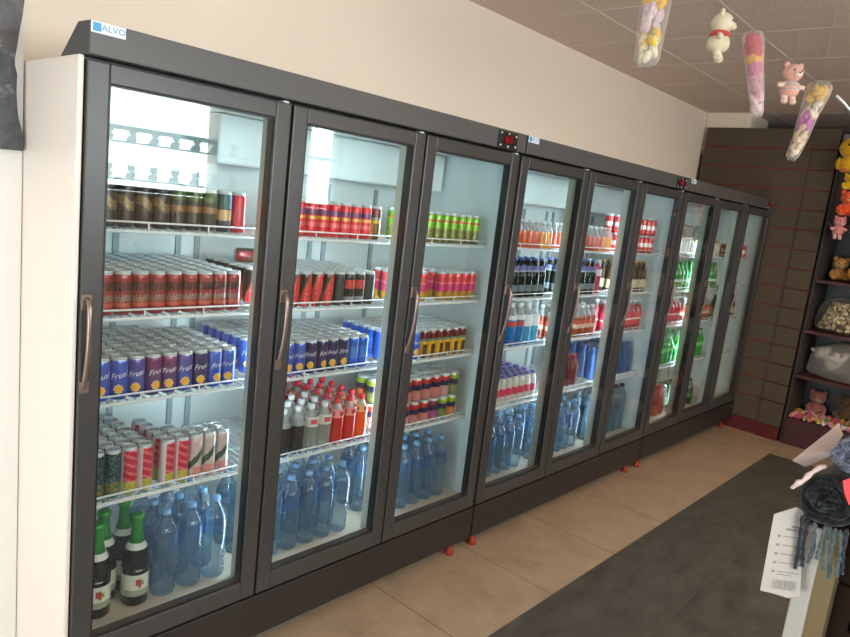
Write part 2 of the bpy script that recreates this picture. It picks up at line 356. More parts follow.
# ------------------------------------------------------------------ coolers
ZB, ZC, ZT = .2575, 1.9875, 2.0725
BOARD = [1.550, 1.289, 1.027, .708, .305]
def make_cooler(label):
    t = thing('display_cooler', label, 'cooler')
    W = 1.92
    # liner: floor, back, sides, top
    MB().box(.012, W-.012, .05, .619, .26, .30).obj('inner_floor', M['innerfloor_roomlit'], t, label='cooler floor, tinted beige for the room light on it')
    c = MB(); c.box(.012, W-.012, .62, .70, .30, 1.985).box(.012, .03, .05, .62, .30, 1.985).box(W-.03, W-.012, .05, .62, .30, 1.985).box(.03, W-.03, .05, .62, 1.955, 1.985)
    c.obj('liner', M['inner'], t)
    MB().box(-.014, .001, .010, .70, .085, 1.99).obj('side_panel', M['panel'], t, bevel=.004, label='cream side panel')
    MB().box(W-.012, W, .046, .70, .085, 1.99).obj('side_panel', M['panel'], t, bevel=.004)
    MB().prism([(-.02, ZT), (-.02, ZC+.003), (.172, ZC+.006), (.057, ZT+.002)], 0, .0, W).obj('canopy', M['grey'], t, bevel=.003)
    MB().box(.004, W-.004, .02, .05, .26, .285).obj('bottom_rail', M['black'], t)
    MB().box(.004, W-.004, .03, .05, 1.956, ZC).obj('top_rail', M['black'], t)
    MB().box(.0, W, -.002, .05, .085, ZB-.007).obj('kick_plate', M['kick'], t, bevel=.003)
    MB().box(.02, W-.02, .10, .70, .06, .26).obj('base', M['black'], t)
    for x in (.085, W-.085):
        MB().lathe([(.022, 0), (.022, .02), (.014, .026), (.014, .086)], 12, (x, .05, 0)).obj('foot', M['orange'], t, label='orange levelling foot')
    # sticker with lettering
    st = MB().box(.002, .088, -.0215, -.0195, 2.044, 2.0715).obj('sticker', M['white'], t, label='white sticker with blue square and lettering')
    MB().box(.006, .026, -.0222, -.0215, 2.048, 2.068).obj('emblem', M['cyan'], st)
    me = text_mesh('ALVO', .021); me.materials.append(M['cyan'])
    for v in me.vertices: v.co = Vector((.057 + v.co.x*1.12, -.0224, 2.058 + v.co.y))
    o = D.objects.new('lettering', me); COL.objects.link(o); o.parent = st
    # control panel
    cp = MB().box(W-.215, W-.075, -.026, -.018, 1.992, 2.064).obj('control_panel', M['black'], t, bevel=.002)
    MB().box(W-.178, W-.112, -.0268, -.0255, 2.012, 2.046).obj('display', basic('display_window', (70, 14, 20), .2), cp)
    dg = MB()
    for x in (W-.165, W-.137):
        for (a, b_, c_, d_) in ((0, .018, .024, .0265), (0, .018, .011, .0135), (0, .018, -.0005, .002), (0, .003, 0, .026), (.015, .018, 0, .026)):
            dg.box(x+a, x+b_, -.0275, -.0268, 2.016+c_, 2.016+d_)
    dg.obj('digits', M['redled'], cp)
    for x, z in ((W-.2, 2.055), (W-.2, 2.003), (W-.09, 2.05), (W-.09, 2.005), (W-.145, 2.056), (W-.145, 2.001)):
        MB().lathe([(.0045, 0), (.0045, .002)], 10).obj('button', M['white'], cp).matrix_local = Matrix.Translation((x, -.026, z)) @ Matrix.Rotation(PI/2, 4, 'X')
    for k in range(3):
        x0, x1 = PIT*k+.005, PIT*(k+1)-.005
        f = MB(); a, w = .0, .057
        z0, z1 = ZB, ZC-.006
        def rail(p, ax, s0, s1): f.prism(p, ax, s0, s1)
        # four rails with a stepped section
        f.box(x0, x0+w, 0, .044, z0, z1).box(x1-w, x1, 0, .044, z0, z1)
        f.box(x0+w, x1-w, 0, .044, z0, z0+.070).box(x0+w, x1-w, 0, .044, z1-.052, z1)
        door = f.obj('door', M['greydoor'], t, bevel=.004)
        g = MB(); i0, i1, j0, j1 = x0+w, x1-w, z0+.070, z1-.052
        g.box(i0-.001, i0+.004, .004, .040, j0, j1).box(i1-.004, i1+.001, .004, .040, j0, j1).box(i0, i1, .004, .040, j0-.001, j0+.004).box(i0, i1, .004, .040, j1-.004, j1+.001)
        g.obj('gasket', M['gasket'], door)
        MB().box(i0+.002, i1-.002, .006, .010, j0+.002, j1-.002).obj('glass_pane', M['glass'], door)
        MB().box(x1-.030, x1-.008, .006, .030, z1, z1+.006).obj('hinge', M['white'], door, label='pale hinge tip')
        h = MB(); hx = x0 + .014
        h.tube([(hx, .002, 1.368), (hx, -.018, 1.362), (hx, -.026, 1.345), (hx, -.028, 1.30), (hx, -.026, 1.24), (hx, -.019, 1.19), (hx-.001, -.011, 1.15), (hx-.002, -.004, 1.118)], .0075, 10)
        h.box(hx-.014, hx+.014, -.006, .002, 1.335, 1.378).box(hx-.012, hx+.012, -.006, .002, 1.102, 1.135)
        h.obj('handle', M['steel'], door, bevel=.002, label='steel pull handle')
    for k in (1, 2):
        b = PIT*k
        MB().box(b-.045, b+.045, .052, .098, .302, 1.953).obj('mullion', M['mull'], t, bevel=.003)
        MB().tube([(b, .1035, .36), (b, .1035, 1.90)], .0052, 8).obj('light_tube', M['lampw'], t)
    MB().box(.62, 1.86, .40, .615, 1.775, 1.953).obj('evaporator_cover', M['inner'], t, bevel=.01)
    sm_ = basic('standard_strip', (150, 165, 172), .4)
    for x in (.10, .36, .60, .68, .98, 1.24, 1.32, 1.62, 1.85):
        MB().box(x-.011, x+.011, .612, .621, .32, 1.75).obj('shelf_standard', sm_, t)
    for k in range(3):
        xa = PIT*k + (.014 if k else .032); xb = PIT*(k+1) - (.014 if k < 2 else .032)
        for z in BOARD[:4]:
            s = MB(); zz = z - .004
            n = 22
            for i in range(n+1):
                x = xa + .004 + (xb-xa-.008)*i/n; s.box(x-.0016, x+.0016, .108, .605, zz-.0005, zz+.0028)
            for y in (.110, .3, .45, .603): s.box(xa, xb, y-.003, y+.003, zz-.006, zz-.0005)
            sh = s.obj('shelf', M['wire'], t)
            l = MB()
            for zl, r in ((z+.020, .0032), (z-.010, .0032)):
                l.tube([(xa+.004, .14, zl), (xa+.004, .102, zl), (xb-.004, .102, zl), (xb-.004, .14, zl)], r, 6)
            for i in range(4):
                x = xa+.004 + (xb-xa-.008)*i/3; l.box(x-.002, x+.002, .1005, .1035, z-.010, z+.020)
            l.obj('shelf_lip', M['wire'], sh)
    return t
cool = [make_cooler('first three-door dark grey drinks cooler, nearest, with cream side panel')]
for k, lab in ((1, 'middle three-door dark grey drinks cooler with orange drinks on its top shelf'), (2, 'farthest three-door dark grey drinks cooler, against the brown slatted board')):
    cool.append(dup(cool[0], (bx(3*k), 0, 0), 0, lab))
for cc in cool[1:]:
    D.objects.remove([c for c in cc.children if c.name.startswith('side_panel')][0])
tubes = [c for c in cool[2].children if c.name.startswith('light_tube')]
for c in tubes[1:]: c.data = c.data.copy(); c.data.materials[0] = M['lampd']
del KIDS[cool[0].name]

# ------------------------------------------------------------------ drinks
def mixc(a, b, t): return tuple(a[i]+(b[i]-a[i])*t for i in range(3))
SILV = (200, 206, 208)
def wrap(body):
    def p(u, v):
        if v < .03 or v > .965: return SILV
        return body(u, v)
    return p
def h(u, v, s=0): return (math.sin(u*37.1+v*91.7+s*12.3)*43758.5) % 1
def p_blackgold(u, v):
    if .40 < v < .74 and abs(v-.57+.10*math.sin(u*6)) < .12: return mixc((96, 80, 56), (146, 118, 76), h(u, v))
    return (34, 31, 33) if v > .4 else (22, 24, 28)
def p_greenblack(u, v):
    if v > .72: return (76, 92, 44)
    if .44 < v < .6 and abs(u) < .45: return (136, 92, 56)
    return mixc((36, 52, 32), (24, 28, 26), h(u, v))
def p_bluegold(u, v):
    if .3 < v < .58 and abs(u) < .4: return (196, 160, 110)
    if v > .6: return (44, 84, 82) if u < .1 else (90, 150, 190)
    return (36, 48, 66)
def p_redplain(u, v):
    if .3 < v < .6 and abs(u) < .3: return (196, 60, 80)
    return (206, 40, 66)
def p_redgothic(u, v):
    if .58 < v < .76 and abs(u) < .62: return (24, 26, 26) if (int((u+1)*23) % 3 and h(u, v, 1) > .1) else (120, 40, 46)
    if .34 < v < .48 and abs(u) < .5: return (170, 150, 140) if int((u+1)*29+int(v*30)) % 2 else (112, 44, 44)
    if .2 < v < .3 and abs(u) < .4: return (196, 90, 66)
    if abs(u) > .72: return (40, 30, 32)
    return mixc((128, 24, 34), (168, 42, 48), h(u, v))
def fruit(top, bot):
    def p(u, v):
        d = ((u*.5*PI*.5)**2*1.0 + ((v-.27)*1.25)**2)**.5
        if d < .135: return (246, 178, 52) if d < .105 else (240, 206, 120)
        if abs(u) > .75: return mixc(bot, (220, 226, 236), .12 if int(v*24) % 2 else 0)
        return mixc(bot, top, min(1, max(0, (v-.3)*1.8)))
    return p
def p_blueplain(u, v): return (30, 96, 200) if abs(u) > .25 or not .3 < v < .7 else (60, 130, 220)
def p_daiquiri(u, v):
    if -.5 < u < -.22: return (232, 226, 226)
    if v < .30: return mixc((170, 160, 50), (226, 196, 88), h(u, v)) if abs(u) < .5 else (226, 220, 214)
    if u >= -.22 and u < .6:
        return (214, 36, 70) if (v*3.2 + u*.7) % .55 < .36 else (236, 120, 120)
    return (222, 214, 214)
def p_mojito(u, v):
    if abs(v - .5 - u*.55) < .09 and abs(u) < .55: return (66, 86, 66)
    if v < .28 and abs(u-.1) < .3: return (224, 140, 132)
    if u > .5 or u < -.6: return (236, 238, 236)
    return mixc((206, 178, 176), (222, 200, 192), h(u, v))
def p_leaf(u, v):
    if v < .35: return (40, 120, 48) if h(u, v) > .4 else (150, 110, 70)
    return (34, 60, 58) if h(u, v, 2) > .35 else (80, 116, 110)
def p_redbull(u, v):
    if abs(u) < .5 and .62 < v < .78: return (112, 60, 110)
    if abs(u) < .36 and .50 < v < .60: return (226, 172, 80)
    if abs(u) < .4 and .3 < v < .42: return (232, 110, 110)
    return (218, 26, 44)
def p_blackslash(u, v):
    d = u*.85 - (v-.5)*.55
    if abs(d) < .2: return (214, 36, 52) if h(u, v) > .2 else (236, 120, 110)
    if .2 < abs(d) < .25: return (120, 90, 50)
    return (24, 20, 22)
def p_blackword(u, v):
    if .52 < v < .78 and abs(u) < .55: return (230, 66, 56) if int((u+1)*19+int(v*22)*2) % 3 else (40, 24, 26)
    if .16 < v < .26 and abs(u) < .4: return (150, 150, 156)
    return (18, 22, 24)
def p_blackplain(u, v):
    return (44, 66, 66) if abs(u) < .3 and .2 < v < .8 and h(u, v) > .4 else (20, 26, 28)
def p_lime(u, v):
    if .70 < v < .78 and abs(u) < .5: return (206, 60, 44)
    if v < .5 and abs(u + .12*math.sin(v*20)) < .42: return mixc((84, 66, 50), (150, 160, 70), h(u, v))
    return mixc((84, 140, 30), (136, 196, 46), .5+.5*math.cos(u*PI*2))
def p_pinkyellow(u, v):
    if v < .34: return mixc((214, 160, 40), (150, 110, 40), h(u, v))
    if v < .60: return (206, 50, 110)
    if .60 < v < .66: return (236, 130, 140)
    return (214, 64, 70)
def p_amber(u, v):
    if v > .68: return (140, 40, 36) if int((u+1)*6) % 2 else (70, 28, 28)
    if v > .60: return (120, 150, 130)
    if abs(u) < .16 and v < .5: return (80, 56, 24)
    return mixc((224, 158, 34), (240, 190, 50), h(u, v))
def p_tropic(c1, c2):
    def p(u, v):
        if .5 < v < .72: return (34, 40, 78) if abs(u) < .7 else c1
        if v < .42 and abs(u) < .5: return mixc(c2, (236, 226, 226), .3*h(u, v))
        return c1 if v > .5 else c2
    return p
def p_redwhite(u, v):
    if .36 < v < .62 and abs(u) < .7: return (236, 214, 210)
    return (200, 44, 44)
def p_silver(u, v): return (226, 232, 230) if int((u+1)*7) % 3 else (170, 182, 182)
def p_white_band(u, v): return (206, 50, 90) if .34 < v < .62 else (238, 234, 230)
def p_redlabel(u, v): return (236, 226, 226) if .40 < v < .56 else (206, 38, 64)

KINDNAME = {}
def can_proto(name, paint, hgt, r, txt=None, txt_h=None):
    t = thing(name, 'can', 'can')
    n = 26
    prof = [(r*.72, 0), (r*.80, .002), (r*.97, .010)] + [(r, .010 + .006 + (hgt-.034)*i/n) for i in range(n+1)] + [(r*.93, hgt-.011), (r*.86, hgt-.004)]
    MB().lathe(prof, 44, paint=wrap(paint)).obj('can_body', M['pr'], t)
    l = MB(); l.lathe([(r*.86, hgt-.0042), (r*.885, hgt-.0015), (r*.86, hgt), (r*.80, hgt-.001), (r*.77, hgt-.005), (.0005, hgt-.005)], 22, close=False)
    l.ball((0, -r*.22, hgt-.0035), (r*.26, r*.40, .0015), 10, 6)
    l.obj('lid', M['chrome'], t, label='silver can lid')
    if txt:
        me = text_mesh(txt, txt_h, .25); me.materials.append(M['lettering'])
        for v in me.vertices:
            y = v.co.y + v.co.x*.22; a = v.co.x/r
            v.co = Vector(((r+.0006)*math.sin(a), -(r+.0006)*math.cos(a), hgt*.58 + y))
        o = D.objects.new('lettering', me); COL.objects.link(o); o.parent = t
    return t
def bottle_proto(name, cat, prof, liquid, cap=None, capdim=None, label=None, seg=24, glassmat='drink', extra=None, clear=None, fill=1.):
    t = thing(name, cat, cat)
    def paint(u, v):
        if v <= fill: return liquid
        return clear or (226, 234, 236, .35)
    MB().lathe(prof, seg, paint=paint).obj('bottle_body', M[glassmat], t)
    top = prof[-1][1]
    if cap:
        cr, chh = capdim; MB().lathe([(cr*.96, top-chh*.55), (cr, top-chh*.4), (cr, top+chh*.35), (cr*.85, top+chh*.45)], 16).obj('cap', M[cap], t)
    if label:
        lp, z0, z1, rr = label
        n = 8; MB().lathe([(rr, z0+(z1-z0)*i/n) for i in range(n+1)], 28, paint=lp, close=False).obj('label', M['label'], t)
    if extra: extra(t)
    return t

SLIM = (.134, .0263); SLEEK = (.158, .0248); STD = (.114, .0325)
P = {}
def K(key, look, cat, fn, size, rotj=.45):
    P[key] = dict(look=look, cat=cat, fn=fn, r=size[1], h=size[0], rotj=rotj, proto=None)
def C(key, look, paint, size, name='drink_can', txt=None, txt_h=None, rotj=.45):
    K(key, look, 'can', lambda: can_proto({'f': 'fruit_drink_can', 'd': 'cocktail_can', 'm': 'cocktail_can', 'l': 'cocktail_can', 't': 'fruit_drink_can', 'a': 'fruit_drink_can', 's': 'soft_drink_can', 'b': 'energy_drink_can', 'r': 'energy_drink_can', 'p': 'fruit_drink_can', 'g': 'energy_drink_can'}[key[0]], paint, size[0], size[1], txt, txt_h), size, rotj)
C('bg', 'black and gold can', p_blackgold, SLIM); C('gb', 'dark green can', p_greenblack, SLIM); C('blg', 'blue and tan can', p_bluegold, SLIM); C('rp', 'plain red can', p_redplain, SLIM)
C('rg', 'red black-lettered can', p_redgothic, SLIM)
C('f1', 'purple-blue orange-fruit can', fruit((92, 88, 160), (54, 84, 168)), SLIM, txt='Fruti', txt_h=.025); C('f2', 'blue orange-fruit can', fruit((66, 104, 196), (34, 76, 180)), SLIM, txt='Fruti', txt_h=.025)
C('f3', 'plum orange-fruit can', fruit((126, 58, 104), (84, 64, 130)), SLIM, txt='Fruti', txt_h=.025); C('f4', 'navy orange-fruit can', fruit((38, 42, 88), (40, 42, 100)), SLIM, txt='Fruti', txt_h=.025)
C('bp', 'bright blue can', p_blueplain, SLIM)
C('dq', 'red-and-white striped can', p_daiquiri, SLEEK); C('mj', 'pinkish can with green script', p_mojito, SLEEK); C('lf', 'dark green leafy can', p_leaf, SLEEK); C('bk', 'black can', p_blackplain, SLEEK)
C('rb', 'red can with yellow emblem', p_redbull, SLIM); C('bs', 'black can with red slash', p_blackslash, SLIM); C('bw', 'black can with red wording', p_blackword, SLIM); C('bl', 'plain black can', p_blackplain, SLIM)
C('lm', 'lime green can', p_lime, SLIM); C('py', 'pink and yellow can', p_pinkyellow, SLIM); C('am', 'amber can with dark red top', p_amber, SLIM)
C('t1', 'pink fruit can', p_tropic((196, 60, 66), (206, 150, 150)), STD); C('t2', 'red strawberry can', p_tropic((190, 50, 44), (206, 120, 110)), STD); C('t3', 'purple grape can', p_tropic((130, 60, 90), (170, 70, 130)), STD)
C('t4', 'yellow-green can', p_tropic((150, 170, 50), (110, 130, 60)), STD); C('t5', 'lime and orange can', p_tropic((150, 180, 40), (206, 110, 50)), STD)
C('rw', 'red and white can', p_redwhite, STD); C('sv', 'silver-white can', p_silver, SLIM)

def water_prof(H=.305, R=.0425):
    p = [(R*.62, 0), (R*.9, .004), (R*.97, .012)]
    z = .02; n = 22; zt = H*.70
    for i in range(n):
        zz = z + (zt-z)*i/(n-1); rr = R*(.925 + .075*math.cos(i*PI)) if i < 13 or i > 19 else R*(.965)
        p.append((rr, zz))
    for f, a in ((.74, .97), (.78, .88), (.82, .74), (.86, .58), (.90, .42), (.925, .34), (.93, .40), (.945, .40), (.95, .33), (.97, .33)): p.append((R*a, H*f))
    return p
def water_fn():
    t = bottle_proto('water_bottle', 'water bottle', water_prof(), (156, 194, 220, .13), 'cap_wb', (.0155, .018), None, 24)
    MB().lathe([(.0418, .165+.062*i/6) for i in range(7)], 24, paint=lambda u, v: (90, 150, 214, .42) if abs(u) < .4 and v > .1 else (150, 190, 220, .12), close=False).obj('label', M['drink'], t, label='translucent blue label')
    return t
M['cap_wb'] = basic('pale_blue_cap', (120, 168, 214), .35)
K('wt', 'blue water bottle', 'water bottle', water_fn, (.305, .0432), 3)
def small_prof(H, R, neck=.34, sh=.62):
    return [(R*.8, 0), (R*.97, .005), (R, .012)] + [(R*(1-.03*(i % 2)), .012+(H*sh-.012)*i/6) for i in range(1, 7)] + [(R*.93, H*(sh+.06)), (R*.76, H*(sh+.14)), (R*.52, H*(sh+.22)), (R*neck, H*(sh+.27)), (R*neck, H*.97)]
def champ_fn():
    t = thing('sparkling_wine_bottle', '', 'wine bottle'); H, R = .315, .0425
    MB().lathe([(R*.85, 0), (R, .006), (R, H*.50), (R*.95, H*.56), (R*.78, H*.63), (R*.56, H*.70), (R*.42, H*.77), (R*.36, H*.84), (R*.34, H*.9)], 24, paint=lambda u, v: (7, 14, 10)).obj('bottle_body', M['wineglass'], t)
    MB().lathe([(R*.60, H*.69), (R*.44, H*.775), (R*.40, H*.84), (R*.40, H*.93), (R*.48, H*.95), (R*.5, H*.985), (R*.36, H)], 18).obj('foil', M['foilgreen'], t, label='green foil neck')
    MB().lathe([(R*.80, H*.628), (R*.70, H*.66), (R*.60, H*.692)], 20, paint=lambda u, v: (206, 206, 196), close=False).obj('neck_label', M['label'], t)
    def lp(u, v):
        if abs(u) > .5: return (190, 196, 176)
        if ((u-.02)**2*2.4 + (v-.62)**2) < .03: return (170, 60, 54) if u < .04 else (120, 140, 40)
        if v < .3 and abs(u) < .32 and int(v*22) % 2: return (150, 150, 130)
        return (214, 214, 194)
    o = MB(); n = 10
    o.lathe([(R*1.012, H*.12+H*.24*i/n) for i in range(n+1)], 30, paint=lp, close=False).obj('front_label', M['label'], t)
    MB().lathe([(R*1.006, H*.40), (R*1.006, H*.42)], 24, paint=lambda u, v: (180, 180, 170) if abs(u) < .06 else (20, 34, 26), close=False).obj('emblem', M['label'], t)
    return t
M['wineglass'] = printed('dark_bottle_glass', .1, 0, 0, .3)
K('ch', 'green-foiled sparkling wine bottle', 'wine bottle', champ_fn, (.315, .0435), .35)
def soda(name, H, R, liquid, cap, capdim, lab=None, fill=.72, **kw):
    return lambda: bottle_proto(name, 'bottle', small_prof(H, R, **kw), liquid, cap, capdim, lab, 20, fill=fill)
def logo(bg, fg):
    return lambda u, v: fg if (abs(u) < .3 and .25 < v < .8 and int((u+1)*23) % 2) else bg
def B(key, look, fn, size, cat='bottle'): K(key, look, cat, fn, size, .5)
B('cl', 'clear red-capped soft drink', soda('drink_bottle', .188, .0316, (216, 206, 196, .40), 'cap_red', (.0135, .02), (logo((214, 196, 190), (200, 60, 60)), .105, .145, .0324), .8), (.195, .0327))
B('cw', 'clear white-capped soft drink', soda('drink_bottle', .182, .0316, (210, 214, 206, .36), 'cap_white', (.0135, .02), (lambda u, v: (206, 60, 66) if u*u*4+(v-.5)**2 < .1 and v > .3 else (216, 212, 204), .10, .14, .0324), .8), (.19, .0327))
B('rd', 'red soft drink with red cap', soda('drink_bottle', .188, .0316, (240, 52, 36, .8), 'cap_red', (.0135, .02), (logo((236, 150, 140), (170, 24, 36)), .115, .15, .0324), .66), (.195, .0327))
B('od', 'orange soft drink with red cap', soda('drink_bottle', .188, .0316, (255, 112, 20, .8), 'cap_red', (.0135, .02), (logo((250, 190, 130), (190, 50, 40)), .12, .15, .0324), .7), (.195, .0327))
B('co', 'dark cola with white cap', soda('drink_bottle', .182, .0316, (22, 14, 14, .95), 'cap_white', (.0135, .02), (lambda u, v: (150, 150, 150), .115, .135, .0324), .7), (.19, .0327))
B('oj', 'orange drink with pale cap', soda('drink_bottle', .140, .027, (250, 112, 34, .8), 'cap_white', (.013, .014), None, .62), (.146, .028))
B('oy', 'yellow-orange drink with pale cap', soda('drink_bottle', .140, .027, (255, 176, 40, .8), 'cap_white', (.013, .014), None, .66), (.146, .028))
B('or', 'red-orange drink with pale cap', soda('drink_bottle', .140, .027, (220, 84, 52, .82), 'cap_white', (.013, .014), None, .62), (.146, .028))
def p_beerlab(u, v): return (190, 190, 206) if v > .25 and abs(u) < .7 else (96, 110, 150)
B('db', 'dark bottle with blue label', lambda: bottle_proto('beer_bottle', 'beer bottle', small_prof(.205, .030, .4, .56), (18, 30, 20, 1), 'cap_blue', (.0135, .012), (lambda u, v: (110, 110, 170) if v > .4 else (170, 170, 190), .128, .165, .026), 20, 'wineglass', lambda t: MB().lathe([(.0305, .03+.035*i/4) for i in range(5)], 22, paint=lambda u, v: (110, 120, 126) if int(v*9) % 2 else (66, 74, 90), close=False).obj('label', M['label'], t)), (.212, .0312), 'beer bottle')
B('br', 'brown bottle with cream label', lambda: bottle_proto('beer_bottle', 'beer bottle', small_prof(.205, .030, .4, .56), (70, 46, 26, 1), 'goldcap', (.0135, .012), (lambda u, v: (200, 186, 150) if abs(u) < .6 else (110, 84, 54), .03, .085, .0308), 20, 'wineglass', None), (.212, .0312), 'beer bottle')
B('pk', 'pink bottle with white label', soda('drink_bottle', .205, .030, (220, 70, 110, .9), 'cap_white', (.0135, .014), (lambda u, v: (236, 226, 230), .11, .15, .0306), .95), (.212, .0312))
B('sb', 'blue sports drink', soda('drink_bottle', .225, .035, (30, 140, 220, .85), 'cap_white', (.016, .026), (lambda u, v: (200, 70, 50) if .1 < v < .5 and abs(u) < .4 else ((230, 230, 230) if v > .6 else (70, 110, 170)), .10, .165, .0358), .62, neck=.42), (.24, .036))
B('sc', 'pale blue sports drink', soda('drink_bottle', .225, .035, (90, 200, 236, .7), 'cap_white', (.016, .026), (lambda u, v: (236, 240, 244), .10, .165, .0358), .62, neck=.42), (.24, .036))
B('mk', 'white milk drink with pink band', lambda: bottle_proto('milk_bottle', 'milk bottle', small_prof(.155, .0262, .5, .70), (240, 236, 230, 1), 'cap_purple', (.019, .016), (lambda u, v: (216, 60, 96) if abs(u) < .8 else (236, 200, 206), .045, .085, .0268), 20, 'drink', None, (238, 234, 230, 1)), (.168, .0275), 'milk bottle')
B('hb', 'amber drink bottle', soda('drink_bottle', .19, .031, (206, 96, 50, .6), 'cap_white', (.0135, .016), (lambda u, v: (206, 80, 60) if v > .5 else (226, 190, 170), .055, .105, .0318), .7), (.2, .0325))
B('gr', 'green glass bottle', lambda: bottle_proto('drink_bottle', 'bottle', small_prof(.21, .033, .4, .6), (24, 170, 56, .8), 'cap_green', (.0135, .014), (lambda u, v: (206, 236, 214) if .3 < v < .7 else (40, 150, 70), .05, .09, .0338), 20), (.22, .0345))
B('gd', 'dark green bottle', lambda: bottle_proto('drink_bottle', 'bottle', small_prof(.22, .034, .4, .6), (14, 84, 36, .9), 'cap_green', (.0135, .014), (lambda u, v: (60, 120, 80), .06, .10, .0348), 20), (.23, .0355))
B('g7', 'bright green soda bottle', soda('drink_bottle', .24, .036, (30, 190, 60, .72), 'cap_green', (.0145, .018), (lambda u, v: (120, 220, 130) if v > .4 else (30, 150, 60), .085, .135, .0368), .85), (.25, .0375))
B('rl', 'red-labelled bottle', soda('drink_bottle', .205, .031, (200, 60, 76, .8), 'cap_white', (.0135, .018), (p_redlabel, .04, .13, .0318), .85), (.212, .0325))
B('wj', 'white bottle with brown cap', lambda: bottle_proto('drink_bottle', 'bottle', small_prof(.12, .03, .5, .66), (232, 226, 214, 1), 'goldcap', (.019, .016), None, 18, clear=(232, 226, 214, 1)), (.13, .031))
B('cb', 'tall clear water bottle with dark cap', lambda: bottle_proto('water_bottle', 'water bottle', water_prof(.33, .043), (120, 160, 186, .4), 'cap_dark', (.0165, .022), (lambda u, v: (60, 84, 110), .17, .22, .043), 20), (.34, .0438), 'water bottle')
def pack(name, nx, ny, body, H, R, cap, film):
    def fn():
        t = thing(name, name, 'pack')
        for i in range(nx):
            for j in range(ny):
                bt = MB().lathe(small_prof(H, R), 14, ((i-(nx-1)/2)*2.04*R, (j-(ny-1)/2)*2.04*R, 0), paint=lambda u, v: body).obj('bottle', M['drink'], t)
                MB().lathe([(R*.42, H*.93), (R*.42, H*1.02)], 12, ((i-(nx-1)/2)*2.04*R, (j-(ny-1)/2)*2.04*R, 0)).obj('cap', M[cap], bt)
        X, Y = nx*R*1.03, ny*R*1.03
        q = [(-X, -Y), (X, -Y), (X, Y), (-X, Y)]
        f = MB(); b = f.bm
        A = [b.verts.new((x, y, .004)) for x, y in q]; Bv = [b.verts.new((x, y, H*.62)) for x, y in q]; Cc = [b.verts.new((x*.8, y*.8, H*1.04)) for x, y in q]
        for P0, P1 in ((A, Bv), (Bv, Cc)):
            for k in range(4): b.faces.new([P0[k], P0[(k+1) % 4], P1[(k+1) % 4], P1[k]])
        b.faces.new(Cc)
        f.obj('shrink_film', M[film], t); return t
    return fn
M['film'] = thin_glass('shrink_film', (246, 236, 238), .08, .15)
K('pr', 'dark red shrink-wrapped bottle pack', 'drink pack', pack('bottle_pack', 3, 2, (150, 22, 44, .95), .19, .031, 'cap_red', 'film'), (.2, .098), 0)
K('pb', 'blue shrink-wrapped water pack', 'drink pack', pack('water_pack', 3, 2, (50, 130, 210, .8), .21, .033, 'cap_blue', 'film'), (.22, .104), 0)
K('po', 'orange shrink-wrapped juice pack', 'drink pack', pack('juice_pack', 2, 2, (214, 74, 34, .97), .23, .042, 'cap_red', 'film'), (.24, .088), 0)

# what stands on each shelf behind each door, left to right: (kind, how many across, rows deep)
SHELF = {
 (0, 0): [('bg', 5, 2), ('gb', 2, 2), ('gb', 1, 2), ('blg', 1, 2), ('rp', 1, 2)],
 (0, 1): [('rg', 10, 8)],
 (0, 2): [('f1', 1, 8), ('f2', 2, 8), ('f1', 1, 8), ('f3', 2, 8), ('f1', 1, 8), ('f4', 1, 7), ('f2', 2, 7)],
 (0, 3): [('lf', 3, 8), ('dq', 1, 8), ('dq', 1, 7), 'g.025', ('dq', 1, 5), ('dq', 1, 3), ('mj', 2, 2), ('mj', 1, 2)],
 (0, 4): ['x.318', 'y.108', ('wt', 1, 3), 'g.007', ('wt', 1, 3), 'g.007', ('wt', 1, 3)],
 (1, 0): [('rp', 1, 2), ('rb', 8, 2), ('am', 1, 2)],
 (1, 1): [('bs', 6, 8), ('bl', 1, 7), ('bw', 2, 7), ('bl', 1, 6)],
 (1, 2): [('f2', 4, 8), ('f4', 4, 7), ('bp', 2, 7)],
 (1, 3): ['x.138', ('co', 2, 3), ('cw', 1, 6), ('cw', 1, 3), ('rd', 2, 7), ('od', 1, 5)],
 (1, 4): [('wt', 6, 3)],
 (2, 0): [('lm', 10, 2)],
 (2, 1): [('py', 4, 3), 'x.315', ('py', 6, 3)],
 (2, 2): [('bp', 2, 6), ('f2', 2, 6), ('am', 6, 6)],
 (2, 3): [('t1', 3, 3), ('t2', 2, 3), ('t3', 1, 3), ('t4', 1, 3), ('t5', 1, 3)],
 (2, 4): [('wt', 6, 3)],
 (3, 0): [('or', 3, 2), ('oj', 4, 2), ('oy', 2, 2)],
 (3, 1): [('db', 8, 2)],
 (3, 2): [('sb', 5, 3), ('sc', 2, 3)],
 (3, 3): [('mk', 10, 8)],
 (3, 4): [('wt', 6, 3)],
 (4, 0): [('or', 6, 2), ('oj', 2, 2), ('oy', 2, 2)],
 (4, 1): [('db', 7, 2), ('pk', 1, 2)],
 (4, 2): [('hb', 8, 2)],
 (4, 3): ['x.29', ('pr', 1, 1)],
 (4, 4): [('wt', 6, 3)],
 (5, 0): [('rw', 8, 2)],
 (5, 1): [('br', 8, 2)],
 (5, 2): [('rl', 8, 2)],
 (5, 3): [('pb', 1, 2), 'x.39', ('pb', 1, 2)],
 (5, 4): [('cb', 6, 2)],
 (6, 0): [('sv', 10, 2)],
 (6, 1): [('gr', 8, 2)],
 (6, 2): [('rl', 8, 2)],
 (6, 3): [('g7', 7, 2)],
 (6, 4): ['x.245', ('po', 2, 2)],
 (7, 0): [('wj', 8, 2)],
 (7, 1): [('gr', 8, 2)],
 (7, 2): [('hb', 8, 2)],
 (7, 3): [('g7', 7, 2)],
 (7, 4): [('gd', 7, 2)],
 (8, 0): [('rw', 8, 1)],
 (8, 2): [('br', 8, 1)],
}
